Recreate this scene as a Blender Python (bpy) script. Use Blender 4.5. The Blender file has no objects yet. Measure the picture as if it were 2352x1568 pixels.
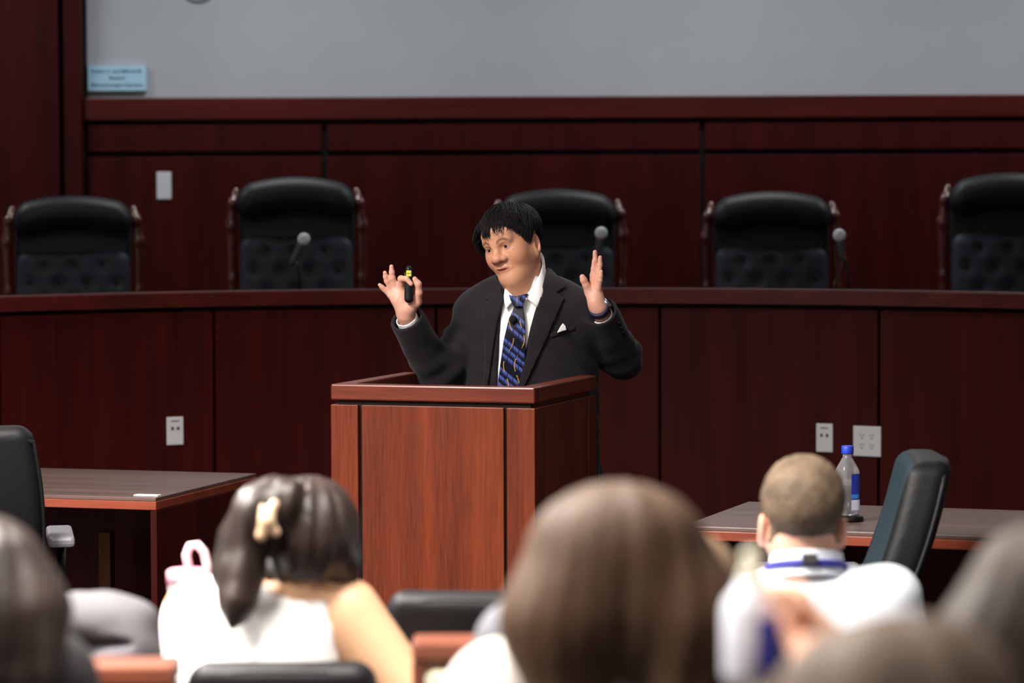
import bpy, bmesh, math, random
import numpy as np
from mathutils import Matrix, Vector, geometry

random.seed(7)
RNG = np.random.default_rng(7)
SC = bpy.context.scene
COL = SC.collection

# ------------------------------------------------------------------ camera
FPX = 6840.0                     # focal length in pixels of the 2352 x 1568 frame
CAMH = 1.70                      # eye height
PITCH = math.atan((784 - 447) / FPX)
ROLL = math.radians(-0.22)
cam_data = bpy.data.cameras.new('camera')
cam_data.sensor_width = 36.0
cam_data.lens = FPX / 2352 * 36.0
cam_data.clip_end = 60
cam_data.dof.use_dof = True
cam_data.dof.focus_distance = 9.35
cam_data.dof.aperture_fstop = 2.8
cam = bpy.data.objects.new('camera', cam_data)
COL.objects.link(cam)
CAM_R = Matrix.Rotation(math.pi / 2 - PITCH, 4, 'X') @ Matrix.Rotation(ROLL, 4, 'Z')
cam.matrix_world = Matrix.Translation((0, 0, CAMH)) @ CAM_R
SC.camera = cam

# ------------------------------------------------------------------ world, lights, exposure
world = bpy.data.worlds.new('world')
SC.world = world
world.use_nodes = True
world.node_tree.nodes['Background'].inputs[0].default_value = (0.75, 0.8, 0.9, 1)
world.node_tree.nodes['Background'].inputs[1].default_value = 0.05
SC.view_settings.view_transform = 'Standard'
SC.view_settings.look = 'None'
SC.view_settings.exposure = 0.0
SC.view_settings.gamma = 1.0
SC.view_settings.use_curve_mapping = False


def area(name, loc, size, power, col=(1, .95, .88), tilt=0, spread=180):
    l = bpy.data.lights.new(name, 'AREA')
    l.shape = 'RECTANGLE'
    l.size, l.size_y = size
    l.energy = power
    l.color = col
    l.spread = math.radians(spread)
    o = bpy.data.objects.new(name, l)
    o.location = loc
    o.rotation_euler = (math.radians(tilt), 0, 0)
    COL.objects.link(o)


CEIL = 3.45
for lx, pf in ((-3.8, 1.9), (-1.9, 1.9), (.2, .30), (2.6, .12)):
    for ly, pw in ((2.6, 75), (5.2, 130)):
        area('ceiling_and_fill_light_audience', (lx, ly, CEIL - .03), (.6, .6), pw * pf, spread=148)
area('ceiling_and_fill_light_audience', (-.6, 4.5, CEIL - .03), (.6, .6), 120, spread=148)  # unseen lamp, added to brighten the ponytailed woman's white top
area('ceiling_light_lectern', (-1.9, 6.9, CEIL - .03), (.6, .6), 270, spread=156)
for lx in (-3.4, -1.2, 1.0, 3.2):
    area('ceiling_light_wall', (lx, 13.9, CEIL - .03), (1.2, .25), 25, (.93, .97, 1))
for lx in (-2.4, .9):
    area('bench_front_fill_light', (lx, 10.4, CEIL - .03), (.5, .5), 16, spread=140)  # unseen lamps, added to light the bench front


# ------------------------------------------------------------------ helpers: pixels, colours, materials
def at(px, py, d):
    """World point seen at pixel (px, py) of the frame, at world distance Y = d."""
    v = CAM_R @ Vector(((px - 1176) / FPX, -(py - 784) / FPX, -1))
    t = d / v.y
    return Vector((v.x * t, d, CAMH + v.z * t))


def atz(px, py, z):
    """World point seen at pixel (px, py) lying at height z."""
    v = CAM_R @ Vector(((px - 1176) / FPX, -(py - 784) / FPX, -1))
    t = (z - CAMH) / v.z
    return Vector((v.x * t, v.y * t, z))


def lin(c):
    return tuple((x / 255 / 12.92) if x / 255 <= .04045 else ((x / 255 + .055) / 1.055) ** 2.4 for x in c)


def new_mat(name):
    m = bpy.data.materials.new(name)
    m.use_nodes = True
    return m, m.node_tree.nodes, m.node_tree.links, m.node_tree.nodes['Principled BSDF']


def plain(name, rgb, rough=.5, metal=0, spec=.5, bump=0, bscale=200, var=0, vscale=8, coat=0, sheen=0, sss=0, attr=None, stretch=(1, 1, 1)):
    m, N, L, B = new_mat(name)
    B.inputs['Roughness'].default_value = rough
    B.inputs['Metallic'].default_value = metal
    B.inputs['Specular IOR Level'].default_value = spec
    B.inputs['Coat Weight'].default_value = coat
    B.inputs['Sheen Weight'].default_value = sheen
    if sss:
        B.inputs['Subsurface Weight'].default_value = sss
        B.inputs['Subsurface Radius'].default_value = (.012, .004, .002)
        B.inputs['Subsurface Scale'].default_value = 1.0
    col = lin(rgb)
    tc = N.new('ShaderNodeTexCoord')
    mp = N.new('ShaderNodeMapping')
    mp.inputs['Scale'].default_value = stretch
    L.new(tc.outputs['Object'], mp.inputs[0])
    if attr:
        a = N.new('ShaderNodeAttribute')
        a.attribute_name = attr
        L.new(a.outputs['Color'], B.inputs['Base Color'])
    elif var:
        nz = N.new('ShaderNodeTexNoise')
        nz.inputs['Scale'].default_value = vscale
        nz.inputs['Detail'].default_value = 5
        L.new(mp.outputs[0], nz.inputs['Vector'])
        r = N.new('ShaderNodeValToRGB')
        r.color_ramp.elements[0].position = .3
        r.color_ramp.elements[1].position = .7
        r.color_ramp.elements[0].color = (*[c * (1 - var) for c in col], 1)
        r.color_ramp.elements[1].color = (*[min(1, c * (1 + var)) for c in col], 1)
        L.new(nz.outputs[0], r.inputs[0])
        L.new(r.outputs[0], B.inputs['Base Color'])
    else:
        B.inputs['Base Color'].default_value = (*col, 1)
    if bump:
        nb = N.new('ShaderNodeTexNoise')
        nb.inputs['Scale'].default_value = bscale
        nb.inputs['Detail'].default_value = 4
        L.new(mp.outputs[0], nb.inputs['Vector'])
        b = N.new('ShaderNodeBump')
        b.inputs['Strength'].default_value = bump
        b.inputs['Distance'].default_value = .004
        L.new(nb.outputs[0], b.inputs['Height'])
        L.new(b.outputs[0], B.inputs['Normal'])
    return m


def wood(name, dark, light, rough=.35, axis='Z', coat=.25, spec=.5):
    m, N, L, B = new_mat(name)
    tc = N.new('ShaderNodeTexCoord')
    mp = N.new('ShaderNodeMapping')
    s = {'Z': (9, 9, .55), 'X': (.55, 9, 9), 'Y': (9, .55, 9)}[axis]
    mp.inputs['Scale'].default_value = s
    oi = N.new('ShaderNodeObjectInfo')
    ad = N.new('ShaderNodeVectorMath')
    ad.operation = 'ADD'
    mul = N.new('ShaderNodeVectorMath')
    mul.operation = 'SCALE'
    mul.inputs[0].default_value = (13, 7, 5)
    L.new(oi.outputs['Random'], mul.inputs['Scale'])
    L.new(tc.outputs['Object'], mp.inputs[0])
    L.new(mp.outputs[0], ad.inputs[0])
    L.new(mul.outputs[0], ad.inputs[1])
    n1 = N.new('ShaderNodeTexNoise')
    n1.inputs['Scale'].default_value = 1.3
    n1.inputs['Detail'].default_value = 7
    n1.inputs['Distortion'].default_value = .6
    L.new(ad.outputs[0], n1.inputs['Vector'])
    n2 = N.new('ShaderNodeTexNoise')
    n2.inputs['Scale'].default_value = 14
    n2.inputs['Detail'].default_value = 3
    L.new(ad.outputs[0], n2.inputs['Vector'])
    mx = N.new('ShaderNodeMath')
    mx.operation = 'MULTIPLY_ADD'
    mx.inputs[1].default_value = .35
    L.new(n2.outputs[0], mx.inputs[0])
    mm = N.new('ShaderNodeMath')
    mm.operation = 'MULTIPLY'
    mm.inputs[1].default_value = .65
    L.new(n1.outputs[0], mm.inputs[0])
    L.new(mm.outputs[0], mx.inputs[2])
    r = N.new('ShaderNodeValToRGB')
    r.color_ramp.elements[0].position = .36
    r.color_ramp.elements[1].position = .64
    r.color_ramp.elements[0].color = (*lin(dark), 1)
    r.color_ramp.elements[1].color = (*lin(light), 1)
    L.new(mx.outputs[0], r.inputs[0])
    L.new(r.outputs[0], B.inputs['Base Color'])
    B.inputs['Roughness'].default_value = rough
    B.inputs['Specular IOR Level'].default_value = spec
    B.inputs['Coat Weight'].default_value = coat
    B.inputs['Coat Roughness'].default_value = .25
    return m


M = {}
M['wall_grey'] = plain('painted_wall_grey', (176, 178, 182), .85, var=.03, vscale=3, bump=.05)
M['ceiling'] = plain('ceiling_white', (225, 224, 220), .9)
M['carpet'] = plain('carpet_charcoal', (46, 42, 46), .95, var=.3, vscale=120, bump=.4, bscale=400)
M['wood_dark'] = wood('mahogany_panel', (48, 8, 7), (68, 13, 10), .55, 'Z', 0, .12)
M['wood_dark_x'] = wood('mahogany_rail', (62, 15, 11), (86, 24, 17), .45, 'X', .03, .2)
M['wood_lect'] = wood('cherry_lectern', (76, 27, 10), (110, 46, 19), .42, 'Z', .03, .22)
M['wood_lect_x'] = wood('cherry_lectern_rail', (76, 27, 13), (108, 44, 23), .35, 'X', .1, .3)
M['wood_lect_y'] = wood('cherry_lectern_side_rail', (76, 27, 13), (108, 44, 23), .35, 'Y', .1, .3)
M['wood_table'] = wood('brown_table_top', (84, 64, 58), (112, 88, 82), .32, 'X', .1)
M['wood_edge'] = wood('cherry_table_edge', (112, 46, 26), (150, 66, 40), .4, 'X')
M['wood_red'] = wood('red_brown_chair_wood', (66, 23, 17), (98, 40, 30), .3, 'Z', .4)
M['gap'] = plain('dark_backing', (14, 6, 6), .9)
M['leather'] = plain('black_leather_lit', (46, 52, 60), .6, spec=.3, bump=.25, bscale=130, var=.15, vscale=30)  # same leather as the headrest, colour lightened so the tufted back looks lit
M['leather_soft'] = plain('black_leather_headrest', (15, 17, 21), .5, spec=.35, bump=.2, bscale=90)
M['vinyl'] = plain('black_vinyl', (13, 13, 16), .55, spec=.35, bump=.15, bscale=150)
M['vinyl_teal'] = plain('blue_black_fabric', (36, 52, 60), .7, spec=.2, bump=.2, bscale=300)
M['plastic'] = plain('black_plastic', (12, 12, 14), .4, spec=.35)
M['grey_plastic'] = plain('grey_plastic', (120, 120, 126), .4)
M['chrome'] = plain('brushed_steel', (190, 190, 195), .25, metal=1)
M['white_plate'] = plain('white_wall_plate', (214, 214, 216), .4)
M['slot'] = plain('dark_socket', (60, 58, 58), .6)
M['plaque'] = plain('pale_blue_plaque', (172, 212, 232), .45)
M['ink'] = plain('dark_plaque_ink', (74, 116, 136), .6)
M['mic_grille'] = plain('grey_microphone_mesh', (205, 210, 216), .5, metal=.2, bump=.8, bscale=900)
M['mic_body'] = plain('grey_microphone_body', (70, 72, 76), .4)
M['card'] = plain('white_card', (232, 236, 242), .6)
M['paper'] = plain('cream_paper', (238, 234, 212), .7)
M['skin'] = plain('skin', (205, 150, 120), .45, spec=.35, sss=.08, attr='Col', bump=.05, bscale=500)
M['eye_white'] = plain('eye_white', (168, 152, 144), .15)
M['eye_dark'] = plain('dark_iris', (22, 13, 10), .08)
M['hair_black'] = plain('black_hair', (20, 17, 18), .5, spec=.22, var=.35, vscale=60)
M['suit'] = plain('charcoal_suit', (26, 23, 28), .85, spec=.25, sheen=.06, var=.16, vscale=500, bump=.1, bscale=900, stretch=(1, 1, .06))
M['shirt'] = plain('white_shirt', (238, 236, 236), .7, bump=.05, bscale=600)
M['tie'] = plain('patterned_silk_tie', (40, 50, 90), .38, attr='Col', spec=.3)
M['black_cloth'] = plain('black_cloth', (16, 15, 18), .8)
M['foam'] = plain('black_foam', (10, 10, 14), .95, bump=.8, bscale=700)
M['yellow'] = plain('yellow_sticker', (205, 205, 60), .5)
M['navy_strap'] = plain('navy_watch_strap', (24, 20, 52), .5)
M['dark_cloth'] = plain('dark_trouser_cloth', (26, 26, 30), .85)


# ------------------------------------------------------------------ helpers: objects
def mesh_obj(name, verts, faces, mat, parent=None, smooth=True, mats=None, midx=None):
    me = bpy.data.meshes.new(name)
    verts = np.asarray(verts, dtype=np.float64)
    if isinstance(faces, np.ndarray):
        n = len(faces)
        k = faces.shape[1]
        me.vertices.add(len(verts))
        me.vertices.foreach_set('co', verts.ravel())
        me.loops.add(n * k)
        me.loops.foreach_set('vertex_index', faces.astype(np.int32).ravel())
        me.polygons.add(n)
        me.polygons.foreach_set('loop_start', np.arange(0, n * k, k, dtype=np.int32))
        me.update(calc_edges=True)
    else:
        me.from_pydata(verts.tolist(), [], faces)
        me.update()
    if mats:
        for m in mats:
            me.materials.append(m)
        if midx is not None:
            me.polygons.foreach_set('material_index', np.asarray(midx, dtype=np.int32))
    else:
        me.materials.append(mat)
    if smooth:
        me.polygons.foreach_set('use_smooth', np.ones(len(me.polygons), dtype=bool))
    me.validate()
    o = bpy.data.objects.new(name, me)
    COL.objects.link(o)
    if parent is not None:
        o.parent = parent
    return o


def colour(o, cols):
    a = o.data.color_attributes.new('Col', 'FLOAT_COLOR', 'POINT')
    c = np.ones((len(o.data.vertices), 4), dtype=np.float32)
    c[:, :3] = cols
    a.data.foreach_set('color', c.ravel())


def empty(name, loc=(0, 0, 0), rz=0):
    o = bpy.data.objects.new(name, None)
    o.location = loc
    o.rotation_euler = (0, 0, rz)
    o.empty_display_size = .1
    COL.objects.link(o)
    return o


def tag(o, label=None, cat=None, group=None, kind=None):
    if label:
        o['label'] = label
    if cat:
        o['category'] = cat
    if group:
        o['group'] = group
    if kind:
        o['kind'] = kind
    return o


def bm_obj(name, bm, mat, parent=None, smooth=False):
    me = bpy.data.meshes.new(name)
    bm.normal_update()
    bm.to_mesh(me)
    bm.free()
    me.materials.append(mat)
    if smooth:
        for p in me.polygons:
            p.use_smooth = True
    o = bpy.data.objects.new(name, me)
    COL.objects.link(o)
    if parent is not None:
        o.parent = parent
    return o


def box(name, lo, hi, mat, parent=None, bevel=0, seg=2, mtx=None):
    bm = bmesh.new()
    bmesh.ops.create_cube(bm, size=1)
    for v in bm.verts:
        for i in range(3):
            v.co[i] = lo[i] + (v.co[i] + .5) * (hi[i] - lo[i])
    if bevel:
        bmesh.ops.bevel(bm, geom=bm.edges[:], offset=bevel, segments=seg, profile=.5, affect='EDGES')
    if mtx is not None:
        bm.transform(mtx)
    return bm_obj(name, bm, mat, parent)


def lathe(name, prof, mat, parent=None, seg=28, mtx=None, smooth=True):
    """prof: list of (r, z)."""
    vs, fs = [], []
    for r, z in prof:
        for k in range(seg):
            a = 2 * math.pi * k / seg
            vs.append((r * math.cos(a), r * math.sin(a), z))
    for i in range(len(prof) - 1):
        for k in range(seg):
            k2 = (k + 1) % seg
            fs.append((i * seg + k, i * seg + k2, (i + 1) * seg + k2, (i + 1) * seg + k))
    fs.append(tuple(range(seg - 1, -1, -1)))
    n = (len(prof) - 1) * seg
    fs.append(tuple(range(n, n + seg)))
    if mtx is not None:
        vs = [tuple(mtx @ Vector(v)) for v in vs]
    o = mesh_obj(name, vs, fs, mat, parent, smooth)
    if smooth:
        o.data.polygons[-1].use_smooth = False
        o.data.polygons[-2].use_smooth = False
    return o


def tube_data(pts, rad, seg=10):
    pts = [Vector(p) for p in pts]
    n = len(pts)
    if not hasattr(rad, '__len__'):
        rad = [rad] * n
    vs, fs = [], []
    prev = None
    for i, p in enumerate(pts):
        t = (pts[min(i + 1, n - 1)] - pts[max(i - 1, 0)]).normalized()
        if prev is None:
            up = Vector((0, 0, 1)) if abs(t.z) < .9 else Vector((1, 0, 0))
            a = t.cross(up).normalized()
        else:
            a = (prev - t * prev.dot(t)).normalized()
        b = t.cross(a)
        prev = a
        for k in range(seg):
            an = 2 * math.pi * k / seg
            vs.append(p + (a * math.cos(an) + b * math.sin(an)) * rad[i])
    for i in range(n - 1):
        for k in range(seg):
            k2 = (k + 1) % seg
            fs.append((i * seg + k, (i + 1) * seg + k, (i + 1) * seg + k2, i * seg + k2))
    fs.append(tuple(range(seg)))
    fs.append(tuple(range((n - 1) * seg + seg - 1, (n - 1) * seg - 1, -1)))
    return vs, fs


def tube(name, pts, rad, mat, parent=None, seg=10):
    vs, fs = tube_data(pts, rad, seg)
    return mesh_obj(name, vs, fs, mat, parent)


def copy_tree(o, parent=None):
    c = o.copy()
    COL.objects.link(c)
    c.parent = parent
    for ch in o.children:
        copy_tree(ch, c)
    return c


# ------------------------------------------------------------------ helpers: solid modelling by distance fields
def smin(a, b, k):
    h = np.maximum(k - np.abs(a - b), 0) / k
    return np.minimum(a, b) - h * h * k * .25


def smax(a, b, k):
    return -smin(-a, -b, k)


def sph(x, y, z, c, r):
    return np.sqrt((x - c[0]) ** 2 + (y - c[1]) ** 2 + (z - c[2]) ** 2) - r


def ell(x, y, z, c, r):
    X, Y, Z = (x - c[0]), (y - c[1]), (z - c[2])
    k0 = np.sqrt((X / r[0]) ** 2 + (Y / r[1]) ** 2 + (Z / r[2]) ** 2)
    k1 = np.sqrt((X / r[0] ** 2) ** 2 + (Y / r[1] ** 2) ** 2 + (Z / r[2] ** 2) ** 2) + 1e-9
    return k0 * (k0 - 1) / k1


def cap(x, y, z, a, b, ra, rb):
    d = [b[i] - a[i] for i in range(3)]
    L2 = d[0] ** 2 + d[1] ** 2 + d[2] ** 2 + 1e-12
    X, Y, Z = (x - a[0]), (y - a[1]), (z - a[2])
    t = np.clip((X * d[0] + Y * d[1] + Z * d[2]) / L2, 0, 1)
    return np.sqrt((X - t * d[0]) ** 2 + (Y - t * d[1]) ** 2 + (Z - t * d[2]) ** 2) - (ra + t * (rb - ra))


def chain(x, y, z, pts, rads, k=.004):
    f = None
    for i in range(len(pts) - 1):
        c = cap(x, y, z, pts[i], pts[i + 1], rads[i], rads[i + 1])
        f = c if f is None else smin(f, c, k)
    return f


def rbox(x, y, z, c, h, r):
    X, Y, Z = np.abs(x - c[0]) - h[0] + r, np.abs(y - c[1]) - h[1] + r, np.abs(z - c[2]) - h[2] + r
    return np.sqrt(np.maximum(X, 0) ** 2 + np.maximum(Y, 0) ** 2 + np.maximum(Z, 0) ** 2) + np.minimum(np.maximum(X, np.maximum(Y, Z)), 0) - r


def surfnet(f, lo, hi, h):
    ax = [np.arange(lo[i], hi[i] + h, h, dtype=np.float32) for i in range(3)]
    V = f(ax[0][:, None, None], ax[1][None, :, None], ax[2][None, None, :])
    V = np.ascontiguousarray(np.broadcast_to(V, tuple(len(a) for a in ax)), dtype=np.float32)
    S = V < 0
    n = [s - 1 for s in V.shape]
    cnt = np.zeros(n, dtype=np.int8)
    for dx in (0, 1):
        for dy in (0, 1):
            for dz in (0, 1):
                cnt += S[dx:dx + n[0], dy:dy + n[1], dz:dz + n[2]]
    act = (cnt > 0) & (cnt < 8)
    I, J, K = np.nonzero(act)
    idx = np.full(n, -1, dtype=np.int64)
    idx[I, J, K] = np.arange(len(I))
    acc = np.zeros((len(I), 3))
    num = np.zeros(len(I))
    cs = [(a, b, c) for a in (0, 1) for b in (0, 1) for c in (0, 1)]
    vals = {c: V[I + c[0], J + c[1], K + c[2]] for c in cs}
    for c in cs:
        for axi in range(3):
            if c[axi] == 0:
                e = list(c)
                e[axi] = 1
                e = tuple(e)
                a, b = vals[c], vals[e]
                m = (a < 0) != (b < 0)
                t = np.where(m, a / np.where(m, a - b, 1), 0)
                p = np.zeros((len(I), 3))
                for q in range(3):
                    p[:, q] = c[q]
                p[:, axi] += t
                acc[m] += p[m]
                num[m] += 1
    acc /= num[:, None]
    P = np.stack([lo[0] + (I + acc[:, 0]) * h, lo[1] + (J + acc[:, 1]) * h, lo[2] + (K + acc[:, 2]) * h], 1)
    faces = []
    A, Bs, C = np.nonzero(S[:-1, 1:-1, 1:-1] != S[1:, 1:-1, 1:-1])
    q = np.stack([idx[A, Bs, C], idx[A, Bs + 1, C], idx[A, Bs + 1, C + 1], idx[A, Bs, C + 1]], 1)
    fl = S[A + 1, Bs + 1, C + 1]
    q[fl] = q[fl][:, ::-1]
    faces.append(q)
    A, Bs, C = np.nonzero(S[1:-1, :-1, 1:-1] != S[1:-1, 1:, 1:-1])
    q = np.stack([idx[A, Bs, C], idx[A, Bs, C + 1], idx[A + 1, Bs, C + 1], idx[A + 1, Bs, C]], 1)
    fl = S[A + 1, Bs + 1, C + 1]
    q[fl] = q[fl][:, ::-1]
    faces.append(q)
    A, Bs, C = np.nonzero(S[1:-1, 1:-1, :-1] != S[1:-1, 1:-1, 1:])
    q = np.stack([idx[A, Bs, C], idx[A + 1, Bs, C], idx[A + 1, Bs + 1, C], idx[A, Bs + 1, C]], 1)
    fl = S[A + 1, Bs + 1, C + 1]
    q[fl] = q[fl][:, ::-1]
    faces.append(q)
    F = np.concatenate(faces)
    return P, F[(F >= 0).all(1)]


def solid(name, f, lo, hi, h, mat, parent=None):
    P, F = surfnet(f, lo, hi, h)
    return mesh_obj(name, P, F, mat, parent)


def cam_dirs(px, py):
    R = np.array(CAM_R.to_3x3())
    d = np.stack([(px - 1176) / FPX, -(py - 784) / FPX, -np.ones_like(px)], 1) @ R.T
    return d / d[:, 1:2]


def drape(name, poly, f, mat, parent=None, off=.004, thick=.003, step=3.0, near=8.9, far=10.2, colfn=None, wob=None):
    """Cloth piece with the given outline (pixels), laid on the surface of distance field f, with real thickness."""
    bd = []
    n = len(poly)
    for i in range(n):
        a, b = Vector(poly[i]), Vector(poly[(i + 1) % n])
        m = max(1, int((b - a).length / step))
        for k in range(m):
            bd.append(a.lerp(b, k / m))
    nb = len(bd)
    xs = [p.x for p in bd]
    ys = [p.y for p in bd]
    pts = list(bd)
    gx = np.arange(min(xs), max(xs), step)
    gy = np.arange(min(ys), max(ys), step)
    for i, yy in enumerate(gy):
        for xx in gx:
            p = Vector((xx + (step / 2 if i % 2 else 0), yy))
            ins = False
            j = nb - 1
            for q in range(nb):
                if (bd[q].y > p.y) != (bd[j].y > p.y) and p.x < (bd[j].x - bd[q].x) * (p.y - bd[q].y) / (bd[j].y - bd[q].y) + bd[q].x:
                    ins = not ins
                j = q
            if ins and min((p - b).length_squared for b in bd) > (step * .55) ** 2:
                pts.append(p)
    v2, e2, f2, *_ = geometry.delaunay_2d_cdt(pts, [(i, (i + 1) % nb) for i in range(nb)], [list(range(nb))], 1, 1e-5)
    pp = np.array([[v.x, v.y] for v in v2])
    D = cam_dirs(pp[:, 0], pp[:, 1])
    t = np.full(len(pp), near)
    for _ in range(90):
        Q = D * t[:, None] + np.array([0, 0, CAMH])
        t = np.minimum(t + f(Q[:, 0], Q[:, 1], Q[:, 2]) * .7, far)
    Q = D * t[:, None] + np.array([0, 0, CAMH])
    e = .004
    G = np.stack([f(Q[:, 0] + e, Q[:, 1], Q[:, 2]) - f(Q[:, 0] - e, Q[:, 1], Q[:, 2]),
                  f(Q[:, 0], Q[:, 1] + e, Q[:, 2]) - f(Q[:, 0], Q[:, 1] - e, Q[:, 2]),
                  f(Q[:, 0], Q[:, 1], Q[:, 2] + e) - f(Q[:, 0], Q[:, 1], Q[:, 2] - e)], 1)
    G /= np.linalg.norm(G, axis=1, keepdims=True) + 1e-9
    o2 = off if wob is None else off + wob(pp)
    if hasattr(o2, '__len__'):
        o2 = o2[:, None]
    top = Q + G * (o2 + thick)
    bot = Q + G * (o2 - .002)
    m = len(pp)
    fs = []
    cntE = {}
    for tri in f2:
        a = list(tri)
        v = [Vector(top[i]) for i in a[:3]]
        nrm = (v[1] - v[0]).cross(v[2] - v[0])
        if nrm.dot(Vector(G[a[0]])) < 0:
            a = a[::-1]
        fs.append(tuple(a))
        fs.append(tuple(i + m for i in a[::-1]))
        for q in range(len(a)):
            ed = (a[q], a[(q + 1) % len(a)])
            cntE[ed] = 1
    for (a, b) in list(cntE):
        if (b, a) not in cntE:
            fs.append((b, a, a + m, b + m))
    o = mesh_obj(name, np.concatenate([top, bot]), fs, mat, parent)
    if colfn is not None:
        c = colfn(pp)
        colour(o, np.concatenate([c, c]))
    return o


# ================================================================== THE ROOM
WY = 15.2
tag(box('floor', (-5.2, -3, -.1), (5.2, WY, 0), M['carpet']), kind='structure')
tag(box('ceiling', (-5.2, -3, CEIL), (5.2, WY, CEIL + .1), M['ceiling']), kind='structure')
tag(box('wall_left', (-5.35, -3, 0), (-5.2, WY, CEIL), M['wall_grey']), kind='structure')
tag(box('wall_right', (5.2, -3, 0), (5.35, WY, CEIL), M['wall_grey']), kind='structure')
tag(box('wall_front', (-5.35, -3.15, 0), (5.35, -3, CEIL), M['wall_grey']), kind='structure')
wall_back = tag(box('wall_back', (-5.35, WY, 0), (5.35, WY + .15, CEIL), M['wall_grey']), kind='structure')


def wx(px):
    return at(px, 447, WY - .06).x


def wz(py):
    return at(1176, py, WY - .06).z


box('backing', (wx(150), WY - .03, 0), (5.2, WY, wz(228)), M['gap'], wall_back)
box('chair_rail', (wx(196), WY - .085, wz(273)), (5.2, WY, wz(222)), M['wood_dark_x'], wall_back, .006)
PZ = [(wz(345), wz(282)), (.0, wz(357))]
PX = [wx(203), wx(746), wx(1613), wx(1613) + (wx(1613) - wx(746)), 5.2]
for z0, z1 in PZ:
    for i in range(4):
        box('panel', (PX[i] + (.012 if i else 0), WY - .06, z0), (min(PX[i + 1] - .012, 5.19), WY - .02, z1), M['wood_dark'], wall_back, .004)
box('backing', (wx(130), WY - .02, 0), (wx(200), WY, CEIL - .02), M['gap'], wall_back)
# tall wood cladding and its casing at the left end of the wall
box('tall_panel', (-5.19, WY - .10, 0), (wx(140), WY - .01, CEIL - .01), M['wood_dark'], wall_back, .004)
tag(box('trim_1', (wx(152), WY - .12, 0), (wx(193), WY - .01, CEIL - .01), M['wood_dark'], None, .008), kind='structure')
# raised platform behind the bench
PLAT = .50


def arc_solid(name, r0, r1, a0, a1, z0, z1, mat, parent=None, n=24, bev=0):
    vs, fs = [], []
    for i in range(n + 1):
        a = a0 + (a1 - a0) * i / n
        s, c = math.sin(a), math.cos(a)
        for r, z in ((r0, z0), (r0, z1 - bev), (r0 + bev, z1), (r1, z1), (r1, z0)):
            vs.append((r * s, r * c, z))
    for i in range(n):
        for k in range(5):
            k2 = (k + 1) % 5
            fs.append((i * 5 + k, i * 5 + k2, (i + 1) * 5 + k2, (i + 1) * 5 + k))
    fs.append((4, 3, 2, 1, 0))
    fs.append(tuple(n * 5 + k for k in range(5)))
    return mesh_obj(name, vs, fs, mat, parent, smooth=False)


BC = (-.05, 9.30)                     # centre of the bench's arc
ANG = [math.radians(a) for a in (-57.8, -40.2, -22.6, -5.0, 12.6, 30.2, 47.8, 60)]
plat = arc_solid('floor_platform', 3.20, 5.0, ANG[0], ANG[-1], 0, PLAT, M['carpet'], n=30)
for v in plat.data.vertices:
    v.co.y = min(v.co.y, WY - .11 - BC[1])
plat.location = (BC[0], BC[1], 0)
tag(plat, kind='structure')

# ------------------------------------------------------------------ judges' bench
BT = 1.312
bench = empty('judges_bench', (BC[0], BC[1], 0))
tag(bench, 'long curved dark mahogany courtroom bench spanning the room behind the lectern', 'bench')
arc_solid('top_rail', 2.995, 3.13, ANG[0], ANG[-1], BT - .060, BT, M['wood_dark_x'], bench, 60, .006)
arc_solid('carcass', 3.05, 3.13, ANG[0], ANG[-1], 0, BT - .0595, M['gap'], bench, 60)
arc_solid('desktop', 3.13, 3.70, ANG[0], ANG[-1], BT - .13, BT - .10, M['wood_dark_x'], bench, 60)
for i in range(len(ANG) - 1):
    g = .0022
    arc_solid('panel', 3.020, 3.052, ANG[i] + g, ANG[i + 1] - g, .02, BT - .078, M['wood_dark'], bench, 16, .003)


def on_bench(px, py, r=3.02):
    """Point on the bench's front face seen at a pixel, with the facing angle there."""
    d = 12.0
    for _ in range(30):
        p = at(px, py, d)
        s = max(-1, min(1, (p.x - BC[0]) / r))
        d = BC[1] + r * math.sqrt(1 - s * s)
    return at(px, py, d), math.asin(s)


def wall_plate(name, loc, rz, w, h, label, holes, parent=None):
    o = empty(name, loc, rz)
    tag(o, label, 'wall plate')
    box('plate', (-w / 2, -.009, -h / 2), (w / 2, -.001, h / 2), M['white_plate'], o, .003)
    for (hx, hz, hw, hh) in holes:
        box('socket', (hx - hw / 2, -.0105, hz - hh / 2), (hx + hw / 2, -.006, hz + hh / 2), M['slot'], o, .001)
    return o


two = [(-.012, .010, .011, .013), (.012, .010, .011, .013), (0, .040, .034, .004)]
p, a = on_bench(401, 989)
wall_plate('data_outlet', p, -a, .071, .114, 'white data outlet on the bench panel above the table with the card', two)
p, a = on_bench(1895, 1005)
wall_plate('data_outlet', p, -a, .071, .116, 'narrow white data outlet on the bench beside the four-socket plate', two)
p, a = on_bench(1993, 1013)
quad = []
for qx in (-.021, .021):
    for qz in (-.020, .020):
        quad += [(qx - .006, qz + .005, .003, .011), (qx + .006, qz + .005, .003, .009), (qx, qz - .008, .006, .006)]
wall_plate('power_outlet', p, -a, .120, .122, 'square white plate with four power sockets on the bench', quad)
p = at(377, 426, WY - .06)
wall_plate('blank_wall_plate', p, 0, .074, .139, 'blank white plate on the panelled wall above the judges chairs', [])

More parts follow.
